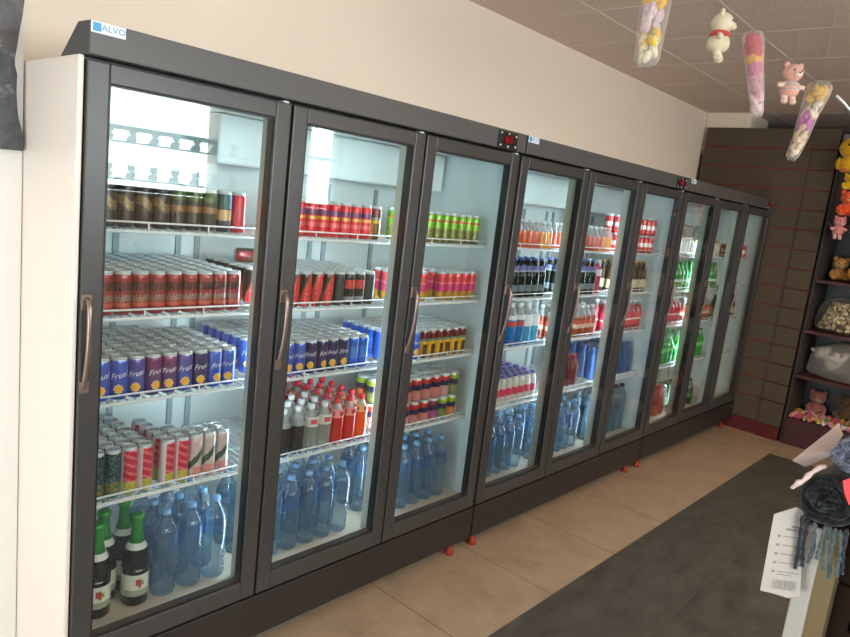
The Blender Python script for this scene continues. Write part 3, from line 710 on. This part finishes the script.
ORD = ['first', 'second', 'third', 'fourth', 'fifth', 'sixth', 'seventh', 'eighth', 'ninth', 'tenth', 'eleventh', 'twelfth']
LEVEL = ['top shelf', 'second shelf', 'third shelf', 'fourth shelf', 'cooler floor']
def seen(x, y, r):
    # is this spot behind one of the glass doors, as looked at from around the viewpoint
    for s in (-.9, 0, .9):
        xx = x + s*r
        def at(Y): return CAM.x + (xx-CAM.x)*(Y-CAM.y)/(y-CAM.y)
        for k in range(9):
            b = bx(k); lo = b+.06 if k % 3 == 0 else b+.045
            if b+.045 < at(0) < b+.595 and b+.03 < at(.098) < b + (.60 if k % 3 < 2 else .625): return True
    return False
def place(key, x, y, z, label, group):
    p = P[key]; rz = random.uniform(-p['rotj'], p['rotj'])*.7 - .12 if p['rotj'] else 0
    if p['proto'] is None:
        o = p['fn'](); p['proto'] = o; o.location = (x, y, z); o.rotation_euler = (0, 0, rz); o['label'] = label; o['category'] = p['cat']; o['group'] = group
        return o
    return dup(p['proto'], (x, y, z), rz, label, group)
RNG = random.Random(3)
for (k, lv), segs in SHELF.items():
    z = BOARD[lv] if lv < 4 else .301
    x = bx(k) + (.0245 if k % 3 else .0405); y0 = .110
    found = []
    for sg in segs:
        if sg is None: x += .05; continue
        if isinstance(sg, str):
            if sg[0] == 'g': x += float(sg[1:])
            elif sg[0] == 'x': x = bx(k) + float(sg[1:])
            else: y0 = float(sg[1:])
            continue
        key, n, rows = sg; p = P[key]; r = p['r']; d = r*2 + .001
        for c in range(n):
            if x + d > bx(k) + (.6175 if k % 3 < 2 else .603): break
            for j in range(rows):
                y = y0 + r + j*(d if key not in ('pr', 'pb') else 2*r*.70)
                if y + r > .607: break
                jx, jy = RNG.uniform(-.0001, .0001), RNG.uniform(-.0001, .0001)
                if (k, lv) == (2, 3): 
                    if seen(x+r, y, r): found.append((key, j, x+r, y, z, 0)); found.append((['t1', 't4', 't3', 't5', 't2'][(c+len(found)) % 5], j, x+r, y, z+p['h']+.0005, 1))
                    continue
                if (k, lv) == (5, 0) and seen(x+r, y, r): found.append((key, j, x+r, y, z+p['h']+.0005, 1))
                if seen(x+r, y, r): found.append((key, j, x+r+jx, y+jy, z+.0003, 0))
            x += d
    cnt = {}
    for key, j, X, Y, Z, up_ in sorted(found, key=lambda q: (q[5], q[1], q[2])):
        i = cnt[(key, j, up_)] = cnt.get((key, j, up_), 0) + 1
        tier = ' stacked' if up_ else ''
        where = 'on' if lv == 4 else 'of'
        look = P[key]['look']
        row = 'front' if j == 0 else ORD[j]
        place(key, X, Y, Z, f'{look}{tier}, {ORD[k]} door, {LEVEL[lv]}, {row} row, {ORD[i-1]} from left', f"{look}s on the {LEVEL[lv]} behind the {ORD[k]} door")
CH = [(.265, .156, 'nearest one, beside the water bottles'), (.190, .232, 'behind the nearest one'), (.140, .160, 'leftmost, half behind the door frame'), (.272, .268, 'farthest back by the water'), (.098, .262, 'farthest back at the left')]
for X, Y, w in CH: place('ch', X, Y, .301, 'green-foiled sparkling wine bottle on cooler floor, ' + w, 'sparkling wine bottles on the cooler floor')
# one can lies on top of the others
lc = dup(P['rg']['proto'], label='dark red can lying on its side on other cans, first door, second shelf')
lc.location = (.69, .36, BOARD[1]+.134+.0275); lc.rotation_euler = (PI/2, 0, 1.15)

# ------------------------------------------------------------------ shelving with soft toys at the far right
sh = thing('wooden_shelving', 'dark maroon shelving beside the brown slatted board at the right', 'shelving', (5.78, -.43, 0))
def local(mb, *b): return mb.box(*b)
MB().box(.0, .50, -.022, .0, .0, 2.55).obj('side_panel', M['darkwall'], sh, bevel=.003)
MB().box(.48, .50, -1.5, -.022, .0, 2.55).obj('back_panel', M['black'], sh)
MB().box(-.015, .48, -1.5, -.022, .0, .235).obj('base_bin', M['maroon'], sh, bevel=.004)
for z in (.625, 1.02, 1.455, 1.93):
    MB().box(-.02, .48, -1.5, -.022, z-.03, z).obj('shelf', M['maroon'], sh, bevel=.004)
MB().box(.005, .03, -1.5, -.0, 2.60, 2.655).obj('top_rail', M['alu'], sh, bevel=.003)

EYE = basic('toy_eye', (20, 18, 20), .15)
def bear(name, label, cat, loc, s, rotz, body, belly=None, ear=None, pose='hang', scarf=None, tilt=0, group=None, snout=None):
    t = thing(name, label, cat, loc, rotz, group); t.rotation_euler = (tilt, 0, rotz); t.scale = (s, s, s)
    sit = pose == 'sit'
    b = MB().lathe([(.02, 0), (.20, .02), (.27, .12), (.28, .24), (.23, .38), (.15, .47), (.08, .5)], 20).obj('body', plush(belly or body), t)
    hd = MB().ball((0, -.02, .70), (.30, .27, .26), 20, 14).obj('head', plush(body), t)
    MB().ball((0, -.27, .63), (.12, .10, .09), 14, 10).obj('snout', plush(snout or body), hd)
    MB().ball((0, -.365, .66), (.035, .025, .025), 10, 8).obj('nose', EYE, hd)
    for x in (-1, 1):
        MB().ball((x*.12, -.255, .74), .03, 10, 8).obj('eye', EYE, hd)
        MB().ball((x*.22, .0, .91), (.10, .06, .10), 12, 8).obj('ear', plush(ear or body), hd)
        if sit:
            MB().tube([(x*.2, -.02, .40), (x*.30, -.12, .28), (x*.30, -.20, .18)], .08, 10, rs=[.075, .085, .07]).ball((x*.30, -.20, .17), .085, 10, 8).obj('arm', plush(body), t)
            MB().tube([(x*.13, -.05, .10), (x*.2, -.25, .09), (x*.23, -.36, .10)], .1, 10, rs=[.11, .1, .09]).ball((x*.23, -.38, .12), (.1, .08, .12), 12, 8).obj('leg', plush(body), t)
        else:
            MB().tube([(x*.18, 0, .40), (x*.28, -.03, .32), (x*.36, -.05, .30)], .07, 10, rs=[.07, .07, .06]).ball((x*.38, -.05, .31), .075, 10, 8).obj('arm', plush(snout or body), t)
            MB().tube([(x*.12, 0, .10), (x*.13, -.02, -.04), (x*.14, -.03, -.12)], .09, 10, rs=[.11, .1, .08]).ball((x*.14, -.06, -.14), (.09, .12, .09), 12, 8).obj('leg', plush(snout or body), t)
    if scarf:
        st = MB()
        st.lathe([(.20, .36), (.25, .36), (.25, .42), (.22, .48), (.17, .53)], 20, close=False)
        st.obj('scarf', plush(scarf), t)
    return t
X0 = 5.68
ydir = -PI/2 + .25
def chick(label, loc, s, c, rotz):
    t = thing('hanging_plush', label, 'plush toy', loc, rotz); t.scale = (s, s, s)
    MB().lathe([(.02, 0), (.2, .01), (.3, .1), (.33, .25), (.28, .38), (.18, .45)], 20).obj('body', plush(c), t)
    hd = MB().ball((0, 0, .70), (.36, .34, .32), 22, 14).obj('head', plush(c), t)
    for x in (-1, 1):
        MB().ball((x*.13, -.31, .76), .035, 10, 8).obj('eye', EYE, hd)
        MB().ball((x*.30, -.02, .24), (.08, .16, .18), 12, 8).obj('wing', plush(c), t)
        MB().ball((x*.15, -.22, .03), (.1, .16, .06), 12, 8).obj('foot', plush((226, 120, 40)), t)
    MB().lathe([(.07, 0), (.05, .05), (.005, .1)], 10).obj('beak', plush((236, 140, 40)), hd).matrix_local = Matrix.Translation((0, -.31, .66)) @ Matrix.Rotation(PI/2, 4, 'X')
    return t
# column of toys hanging at the end of the shelving, top to bottom
chick('round yellow plush toy topmost on the shelving beside the slatted board', (5.66, -.545, 2.335), .27, (232, 178, 30), ydir)
bear('hanging_plush', 'bright yellow fuzzy plush toy below the round yellow one', 'plush toy', (5.66, -.565, 2.20), .13, ydir, (244, 196, 20), pose='sit')
bear('hanging_plush', 'orange plush toy below the yellow ones on the shelving', 'plush toy', (5.66, -.59, 1.995), .20, ydir, (236, 92, 40), pose='sit', snout=(244, 150, 90))
bear('hanging_plush', 'pink plush bear hanging under the orange plush toy', 'plush toy', (5.66, -.56, 1.835), .155, ydir+.5, (226, 140, 140), pose='hang', snout=(240, 180, 180))
bear('hanging_plush', 'second pink plush bear beside the first, right of it', 'plush toy', (5.66, -.72, 1.82), .165, ydir-.2, (232, 150, 150), pose='hang', snout=(240, 180, 180))
bear('plush_toy', 'golden plush bear sitting on the shelf above the bag of beads', 'plush toy', (5.96, -.76, 1.462), .33, ydir, (226, 160, 60), pose='sit', snout=(236, 190, 110))
bear('plush_toy', 'small tan plush bear left of the golden bear', 'plush toy', (6.06, -.555, 1.462), .20, ydir+.1, (206, 150, 84), pose='sit', snout=(230, 190, 130))
# bag of speckled beads
bag = thing('bead_bag', 'clear bag of small brown and cream beads on the third shelf of the shelving', 'bag', (5.96, -.81, 1.027))
bm = MB(); rr = random.Random(5)
pal = [(226, 208, 166), (190, 146, 92), (120, 88, 58), (236, 224, 196), (150, 156, 128), (200, 172, 120)]
colr = bm.bm.loops.layers.float_color.new('print')
for i in range(1500):
    a = rr.uniform(0, 2*PI); u = rr.uniform(.0, .95)
    x = -.135*math.cos(a)*(1-.35*u*u); y = .31*math.sin(a)*(1-.3*u); z = .018 + .24*u
    x += rr.uniform(-.01, .01)
    g = bmesh.ops.create_icosphere(bm.bm, subdivisions=1, radius=.0135, matrix=Matrix.Translation((x, y, z)))
    c = lin(rr.choice(pal)); fs = set()
    for v in g['verts']:
        for q in v.link_faces: fs.add(q)
    for q in fs:
        q.smooth = True
        for l in q.loops: l[colr] = (*c, 1)
bo = bm.obj('beads', M['pr'], bag); bo['kind'] = 'stuff'
bm = MB(); bm.lathe([(.9, 0), (1.02, .02), (1.04, .10), (.98, .2), (.84, .27), (.5, .30), (.06, .31)], 28, sx=.150, sy=.325, close=False).jitter(.004, 4)
bm.obj('plastic_bag', M['polybag'], bag)
# white soft toys in plastic
wb = bear('plush_toy', 'white plush bear lying in clear plastic on the lower shelf', 'plush toy', (5.94, -.72, .745), .25, ydir+.9, (236, 228, 214), pose='sit', tilt=-1.15)
wb2 = bear('plush_toy', 'second white plush bear in plastic, right of the first on lower shelf', 'plush toy', (5.95, -.97, .735), .25, ydir+.4, (228, 220, 206), pose='sit', tilt=-1.2)
bm = MB(); bm.lathe([(.95, 0), (1.0, .03), (.98, .15), (.9, .23), (.6, .29), (.1, .315)], 26, (5.985, -.965, .640), sx=.235, sy=.49, close=False).jitter(.008, 8)
tag(bm.obj('plastic_bag', M['whitebag']), 'clear crumpled plastic bag over the white plush bears', 'plastic bag')
bear('plush_toy', 'third white plush bear in plastic, rightmost on the lower shelf', 'plush toy', (5.95, -1.26, .735), .25, ydir+.7, (232, 224, 210), pose='sit', tilt=-1.15)
# sweets heaped in the bottom bin
cols = [(214, 120, 110), (226, 150, 130), (60, 170, 50), (230, 190, 90), (206, 90, 120), (226, 206, 190), (236, 130, 60), (190, 170, 110), (236, 170, 190), (150, 60, 60)]
cnam = ['dull red', 'salmon', 'green', 'yellow', 'magenta', 'cream', 'orange', 'olive', 'light pink', 'brown-red']
def candy(c):
    t = thing('wrapped_sweet', '', 'sweet')
    MB().ball((0, 0, .026), (.036, .026, .026), 12, 8).obj('sweet', plush(c), t)
    for s in (-1, 1):
        m = MB(); m.lathe([(.006, 0), (.012, .012), (.024, .026)], 10, close=False)
        o = m.obj('wrapper_end', plush(c), t); o.matrix_local = Matrix.Translation((s*.033, 0, .026)) @ Matrix.Rotation(s*PI/2, 4, 'Y')
    return t
protos = {}
rr = random.Random(12); n = 0
num = ['front row', 'second row', 'third row', 'back row']
for row in range(4):
    for i in range(12):
        ci = (i*3 + row*7 + rr.randint(0, 2)) % 10
        x = 5.82 + row*.077 + rr.uniform(-.004, .004); y = -.488 - i*.048 + rr.uniform(-.003, .003); z = .2355
        lab = f'{cnam[ci]} wrapped sweet in the bottom bin, {num[row]}, {ORD[i]} from left'
        if ci not in protos:
            protos[ci] = candy(cols[ci]); o = protos[ci]; o['label'] = lab; o.scale = (.5, .62, .85)
        else: o = dup(protos[ci], None, None, lab)
        o.location = (x, y, z); o.rotation_euler = (0, 0, rr.uniform(-.9, .9)); o['group'] = 'wrapped sweets in the bottom bin'
bear('plush_toy', 'small rose plush toy behind the sweets in the bottom bin', 'plush toy', (6.185, -.58, .238), .22, ydir, (196, 120, 110), pose='sit', snout=(220, 170, 160))
bear('plush_toy', 'small brown plush toy behind the sweets, right of the rose one', 'plush toy', (6.185, -.80, .238), .23, ydir, (120, 90, 60), pose='sit')

# ------------------------------------------------------------------ things hanging from the ceiling
def thread(parent, z0, z1, x=0, y=0):
    MB().tube([(x, y, z0), (x, y, z1)], .0025, 5).obj('thread', M['nylon'], parent)
face = math.atan2(-.65, -.74) + PI/2
b1 = bear('hanging_plush', 'cream plush bear in red scarf hanging from the ceiling, seen side on', 'plush toy', (1.996, -.782, 2.408), .150, face+1.15, (236, 220, 188), scarf=(206, 70, 64))
thread(b1, .95, (2.826-2.408)/.150)
b2 = bear('hanging_plush', 'pink plush bear in striped top hanging from the ceiling', 'plush toy', (2.167, -1.016, 2.272), .125, face+.15, (232, 172, 156), belly=(232, 172, 156), snout=(244, 206, 188))
thread(b2, .95, (2.826-2.272)/.125)
for z, q in ((.20, .284), (.30, .268), (.40, .226)):
    MB().lathe([(q-.012, z-.012), (q+.006, z), (q-.012, z+.022)], 20, close=False).obj('stripe', plush((140, 184, 184)), b2)
def sleeve(label, p0, p1, r0, r1, cols_, seed):
    # cellophane sleeve p0 (bottom) to p1 (top) holding a plush flower
    p0, p1 = Vector(p0), Vector(p1); d = p1-p0; L = d.length
    t = thing('wrapped_flower', label, 'wrapped flower', p0)
    t.rotation_euler = d.to_track_quat('Z', 'Y').to_euler()
    m = MB(); m.lathe([(r0*.55, 0), (r0, L*.06), (r0+(r1-r0)*.3, L*.3), (r0+(r1-r0)*.6, L*.6), (r1, L*.85), (r1*1.05, L*.97), (r1*.9, L)], 18, sy=.72, close=False).jitter(.0028, seed)
    m.obj('cellophane', M['cello'], t)
    rr = random.Random(seed)
    for i, (c, z0, z1) in enumerate(cols_):
        m = MB()
        for q in range(11):
            a = rr.uniform(0, 2*PI); zz = L*(z0+(z1-z0)*rr.random()); R = (r0+(r1-r0)*zz/L)*.56
            rot = Matrix.Rotation(rr.uniform(0, 3), 3, 'Z') @ Matrix.Rotation(rr.uniform(-.6, .6), 3, 'X')
            m.ball((R*math.cos(a)*.8, R*math.sin(a)*.6, zz), (R*.75, R*.5, R*1.0), 10, 7, rot)
        m.obj('petals' if i % 2 == 0 else 'filler', plush(c), t)
    MB().tube([(0, 0, L*.1), (.002, 0, L*.8)], .003, 6).obj('stem', M['cap_green'], t)
    top = Vector((0, 0, L)); w = t.rotation_euler.to_matrix().inverted() @ (Vector((p1.x, p1.y, 2.826)) - p0)
    MB().tube([top, w], .0004, 5).obj('thread', M['nylon'], t)
    return t
sleeve('yellow flower in long cellophane sleeve hanging left of the cream bear', (1.802, -.60, 2.322), (1.846, -.575, 2.70), .045, .062, [((236, 226, 190), .08, .25), ((240, 196, 40), .2, .36), ((226, 200, 206), .36, .58), ((244, 190, 20), .6, .8), ((240, 170, 20), .8, .93)], 2)
sleeve('pink flower in cellophane sleeve hanging between the two bears', (2.090, -.945, 2.185), (2.080, -.872, 2.488), .032, .052, [((226, 196, 196), .06, .25), ((206, 150, 160), .25, .5), ((196, 110, 140), .45, .62), ((226, 160, 60), .6, .75), ((190, 60, 70), .7, .93)], 5)
sleeve('slanting cellophane sleeve with mauve flower, lowest on the right', (2.168, -1.072, 2.040), (2.270, -1.094, 2.335), .022, .046, [((226, 204, 176), .08, .3), ((214, 186, 150), .25, .42), ((190, 90, 170), .44, .58), ((226, 206, 190), .58, .75), ((216, 170, 70), .75, .93)], 9)
tag(MB().tube([(2.285, -1.152, 2.298), (2.30, -1.18, 2.272), (2.33, -1.21, 2.238), (2.38, -1.26, 2.215), (2.45, -1.33, 2.30), (2.52, -1.40, 2.52), (2.54, -1.42, 2.826)], .0045, 8).obj('white_cord', M['cap_white']), 'thin white cord hanging down beside the slanting flower sleeve', 'cord')

# ------------------------------------------------------------------ scarf rack in the near right corner
rk = thing('scarf_rack', 'shop rack with white post and brown panel under the rolled scarves', 'rack', (.63, -1.67, 0))
MB().box(.0, .016, -.004, .026, 0, 1.236).obj('post', M['post'], rk, bevel=.003, label='white metal post')
MB().box(.006, .016, -.034, -.004, 0, 1.236).obj('trim_strip', M['olive'], rk)
pm = MB()
for y0, y1, z0, z1 in ((-.9, -.034, 0, .30), (-.9, -.034, 1.135, 1.243)): pm.box(.05, .06, y0, y1, z0, z1)
zz = .30
while zz < 1.12:
    pm.box(.05, .06, -.9, -.034, zz, zz+.028)
    y = -.034
    while y > -.88:
        pm.box(.05, .06, y-.030, y, zz+.028, zz+.0553); y -= .042
    zz += .0553
pm.obj('perforated_panel', M['rackd'], rk)
MB().box(.062, .07, -.9, -.034, 0, 1.236).obj('inner_panel', basic('matt_black', (12, 11, 10), .95, 0, .05), rk)
MB().box(.0, .55, -.90, .03, 1.236, 1.245).obj('rack_top', M['rackd'], rk, bevel=.002)
def scarf(name, label, c, r, length, turns, axis, mat, wob, seed, edge=None):
    # spiral of thick cloth, extruded along its axis
    t = thing(name, label, 'scarf', c)
    ax = Vector(axis).normalized(); side = ax.cross(Vector((0, 0, 1))).normalized(); upv = side.cross(ax)
    rr = random.Random(seed); n = int(turns*26); th = r/turns*.46
    ph = [rr.uniform(0, 6) for _ in range(4)]
    m = MB(); b = m.bm
    NL = 9; grid = []
    for i in range(n+1):
        a = 2*PI*turns*i/n; rad = r*(.10 + .88*i/n)
        row = []
        for sgn in (1, -1):
            for j in range(NL):
                s = j/(NL-1)
                e = .004*math.sin(a*2.3+ph[0]) + .003*math.sin(a*5.1+ph[1])
                q = rad + sgn*th + wob*math.sin(a*3+ph[2]+s*4)*rad/r
                endo = e - .006*math.cos(a*1.3) if j in (0, NL-1) else 0
                v = side*(q*math.cos(a)) + upv*(q*math.sin(a)*.92) + ax*(s*length + endo)
                row.append(b.verts.new(v))
        grid.append(row)
    for i in range(n):
        A, B_ = grid[i], grid[i+1]
        for o in (0, NL):
            for j in range(NL-1): f = b.faces.new([A[o+j], A[o+j+1], B_[o+j+1], B_[o+j]]); f.smooth = True
        for j in (0, NL-1): f = b.faces.new([A[j], B_[j], B_[NL+j], A[NL+j]]); f.smooth = True
    for row in (grid[0], grid[-1]):
        for j in range(NL-1): b.faces.new([row[j], row[j+1], row[NL+j+1], row[NL+j]])
    o = m.obj('cloth', M[mat], t)
    # short wool nap all over the cloth
    m = MB(); b = m.bm
    for q in range(1500):
        i = rr.randrange(n); j = rr.randrange(2*NL)
        p = grid_pos(side, upv, ax, r, turns, n, i, rr.random(), length, th, rr.choice((1, -1)), rr.random() < .45)
        dvec = Vector((rr.uniform(-1, 1), rr.uniform(-1, 1), rr.uniform(-1, 1))).normalized()*rr.uniform(.004, .008)
        w = dvec.orthogonal().normalized()*.00035
        b.faces.new([b.verts.new(p-w), b.verts.new(p+w), b.verts.new(p+dvec)])
    nap = m.obj('nap', M[mat], o); nap['kind'] = 'stuff'
    return t
def grid_pos(side, upv, ax, r, turns, n, i, s, length, th, sg, end):
    a = 2*PI*turns*i/n; rad = r*(.10+.88*i/n) + sg*th
    if end: s = 0
    elif rad < r*.8: a, rad = a, r*.95
    return side*(rad*math.cos(a)) + upv*(rad*math.sin(a)*.92) + ax*(s*length)
s1 = scarf('rolled_scarf', 'rolled charcoal scarf with fringe on the rack, lowest of the pile', (.604, -1.670, 1.299), .048, .30, 4.2, (.985, -.05, -.02), 'charcoal', .0022, 4)
s2 = scarf('rolled_scarf', 'rolled blue-grey scarf lying on top of the charcoal roll', (.612, -1.694, 1.386), .036, .28, 3, (.985, -.12, .0), 'bluegrey', .002, 6)
s3 = scarf('rolled_scarf', 'rolled dark scarf at the right edge beside the charcoal roll', (.62, -1.774, 1.302), .043, .28, 3.5, (.985, -.05, -.0), 'charcoal', .002, 8)
s4 = scarf('rolled_scarf', 'rolled black scarf behind the blue-grey roll', (.93, -1.66, 1.300), .05, .2, 3, (.985, -.1, .0), 'blackwool', .002, 9)
def strand(pts, r, mat, parent, seed):
    rr = random.Random(seed); P_ = [Vector(p) for p in pts]; m = MB()
    full = []
    for i in range(13):
        s = i/12*(len(P_)-1); k = min(int(s), len(P_)-2); full.append(P_[k].lerp(P_[k+1], s-k))
    for phs in (0, PI):
        m.tube([p + Vector((math.cos(i*1.5+phs)*r*.6, math.sin(i*1.5+phs)*r*.6, 0)) for i, p in enumerate(full)], r, 6, rs=[r*(1+.25*math.sin(i*2.1)) for i in range(13)])
    m.obj('fringe_strand', M[mat], parent)
L1 = Vector((.604, -1.670, 1.302))
for i, (a, b_, mt) in enumerate([((.600, -1.640, 1.262), (.592, -1.648, 1.165), 'darkyarn'), ((.603, -1.650, 1.258), (.596, -1.657, 1.172), 'darkyarn'), ((.604, -1.660, 1.256), (.597, -1.664, 1.182), 'teal'),
        ((.604, -1.684, 1.258), (.596, -1.688, 1.180), 'teal'), ((.604, -1.692, 1.258), (.600, -1.699, 1.168), 'teal'), ((.605, -1.699, 1.258), (.598, -1.708, 1.178), 'teal'), ((.606, -1.708, 1.262), (.600, -1.716, 1.185), 'darkyarn'), ((.604, -1.678, 1.257), (.594, -1.676, 1.196), 'teal')]):
    a = Vector(a)-L1; b_ = Vector(b_)-L1; mid = a.lerp(b_, .55) + Vector((.002, .004*math.sin(i*2.2), 0))
    strand([a, mid, b_], .0024, mt, s1, i)
# cards and tags among the scarves
def card(name, label, cat, c4, mat, th=.0009):
    c4 = [Vector(c) for c in c4]; mid_ = len(c4)//2; nn = (c4[mid_]-c4[0]).cross(c4[-1]-c4[0]).normalized(); c4 = [c - nn*(c-c4[0]).dot(nn) for c in c4]; t = thing(name, label, cat, c4[0])
    n = nn.copy()
    if n.dot(CAM-c4[0]) < 0: n = -n
    m = MB(); b = m.bm; A = [b.verts.new(c-c4[0]) for c in c4]; B_ = [b.verts.new(c-c4[0]-n*th) for c in c4]
    b.faces.new(A); b.faces.new(B_[::-1])
    for i in range(len(c4)): b.faces.new([A[i], A[(i+1) % len(c4)], B_[(i+1) % len(c4)], B_[i]])
    m.obj('paper', M[mat], t); return t, n
c4 = [(.578, -1.600, 1.251), (.605, -1.628, 1.268), (.612, -1.640, 1.262), (.602, -1.663, 1.113), (.587, -1.648, 1.107), (.570, -1.628, 1.112), (.554, -1.609, 1.115)]
tg, n = card('hanging_tag', 'white card tag with grey lines and barcode hanging beside the post', 'tag', c4, 'paper')
O = Vector(c4[6])-Vector(c4[0]); U = (Vector(c4[3])-Vector(c4[6])); V = -O
def patch(m, u0, u1, v0, v1):
    b = m.bm; q = [O + U*u + V*v + n*.0004 for u, v in ((u0, v0), (u1, v0), (u1, v1), (u0, v1))]
    b.faces.new([b.verts.new(p) for p in q])
m = MB(); patch(m, .48, .85, .86, .885); patch(m, .36, .9, .815, .845)
for k in range(5):
    v = .73 - k*.115
    patch(m, .18, .26, v-.012, v+.018); patch(m, .32, .88, v, v+.012); 
    if k == 4: patch(m, .32, .7, v-.035, v-.025)
m.obj('printed_lines', M['ink'], tg, label='grey printed lines')
m = MB(); rr = random.Random(4); u = .26
while u < .86:
    w = rr.choice((.012, .02, .03)); patch(m, u, u+w, .05, .17); u += w + rr.choice((.014, .022, .03))
m.obj('barcode', M['ink'], tg, label='barcode')
c5 = [(.692, -1.587, 1.323), (.768, -1.640, 1.399), (.783, -1.645, 1.377), (.765, -1.632, 1.333), (.72, -1.606, 1.311)]
tg2, n2 = card('card_label', 'pale pink pointed card sticking out left of the scarf pile', 'card', c5, 'pinkpaper')
m = MB(); b = m.bm
for a, w in ((.42, .10), (.56, .07)):
    p = Vector((.0, 0, 0)).lerp(Vector(c5[3])-Vector(c5[0]), a) + n2*.0005; d = (Vector(c5[1])-Vector(c5[0])).normalized()
    q = [p, p+d*w*.12, p+d*w*.12+Vector((0, 0, -.004)), p+Vector((0, 0, -.004))]; b.faces.new([b.verts.new(x) for x in q])
m.obj('print', M['ink'], tg2)
tag(MB().tube([(.571, -1.622, 1.313), (.576, -1.627, 1.322), (.582, -1.632, 1.325), (.588, -1.637, 1.336), (.594, -1.641, 1.342), (.601, -1.648, 1.351), (.612, -1.654, 1.354)], .004, 7, rs=[.003, .0058, .0035, .0055, .0035, .005, .004]).ball((.570, -1.621, 1.312), (.005, .004, .003), 8, 6).obj('ribbon', M['pinkpaper']), 'pale twisted ribbon end above the charcoal scarf roll', 'ribbon')
c6 = [(.527, -1.697, 1.363), (.545, -1.712, 1.374), (.545, -1.722, 1.34), (.534, -1.712, 1.325), (.529, -1.703, 1.343)]
c6 = [tuple(CAM + (Vector(q)-CAM)*1.03) for q in c6]
card('hanging_tag', 'red tag hanging on the front of the scarf pile at the right edge', 'tag', c6, 'redtag') if M.setdefault('redtag', basic('red_card', (226, 40, 44), .5)) else None

# small toys on the ledges of the shop window (seen mirrored in the first cooler door)
led = []
for z in (1.62, 1.93):
    tag(MB().box(1.25, 3.15, -4.16, -4.04, z-.015, z).obj('window_ledge', M['alu']), 'narrow display ledge across the shop window, %s' % ('lower' if z < 1.7 else 'upper'), 'ledge')
    for i in range(9):
        if not led:
            o = bear('window_toy', '', 'toy', (0, 0, 0), .12, 0, (70, 64, 60), pose='sit'); led.append(o)
        else: o = dup(led[0])
        o.location = (1.40 + i*.2, -4.10, z+.002); o['label'] = 'small dark toy in a row on the shop window ledges'; o['group'] = 'toys on the shop window ledges'

# ------------------------------------------------------------------ light
W = D.worlds.new('daylight'); SC.world = W; W.use_nodes = True
bg = W.node_tree.nodes['Background']; bg.inputs[0].default_value = (*lin((246, 248, 252)), 1); bg.inputs[1].default_value = 14.0
def portal(name, loc, rot, sx, sy):
    l = D.lights.new(name, 'AREA'); l.shape = 'RECTANGLE'; l.size = sx; l.size_y = sy; l.cycles.is_portal = True
    o = D.objects.new(name, l); COL.objects.link(o); o.location = loc; o.rotation_euler = rot
portal('window_portal', ((WX0+WX1)/2, -4.25, (WZ0+WZ1)/2), (PI/2, 0, 0), WX1-WX0, WZ1-WZ0)
portal('entrance_portal', (-3.05, (LY0+LY1)/2, (LZ1+.08)/2), (PI/2, 0, -PI/2), LY1-LY0, LZ1-.08)
def added_fill_panel(x, y, power, label, col=(255, 226, 196)):  # invented glowing panel, out of view, added to fill the room with warm light
    t = thing('added_fill_panel', label, 'added fill light', (x, y, 2.80))
    m = MB()
    for a in ((-.3, .3, -.3, -.28), (-.3, .3, .28, .3), (-.3, -.28, -.28, .28), (.28, .3, -.28, .28)): m.box(*a, 0, .026)
    m.obj('frame', M['white'], t)
    MB().box(-.28, .28, -.28, .28, .008, .016).obj('fill_emitter', emit('fill_emitter', col, power), t)
added_fill_panel(.8, -2.9, 16, 'added square fill light, out of view near the shop window', (255, 216, 176))
added_fill_panel(4.6, -1.75, 11, 'added square fill light, out of view, brightening the soft toy shelving', (255, 206, 158))
added_fill_panel(3.3, -2.6, 18, 'added square fill light, out of view over the middle of the shop', (255, 216, 176))

cy = SC.cycles
cy.max_bounces = 10; cy.diffuse_bounces = 4; cy.glossy_bounces = 4; cy.transmission_bounces = 6; cy.transparent_max_bounces = 40
cy.caustics_reflective = False; cy.caustics_refractive = False; cy.sample_clamp_indirect = 6; cy.use_denoising = True
vs = SC.view_settings; vs.view_transform = 'Standard'; vs.look = 'None'; vs.gamma = 1; vs.use_curve_mapping = False; vs.exposure = 0.34
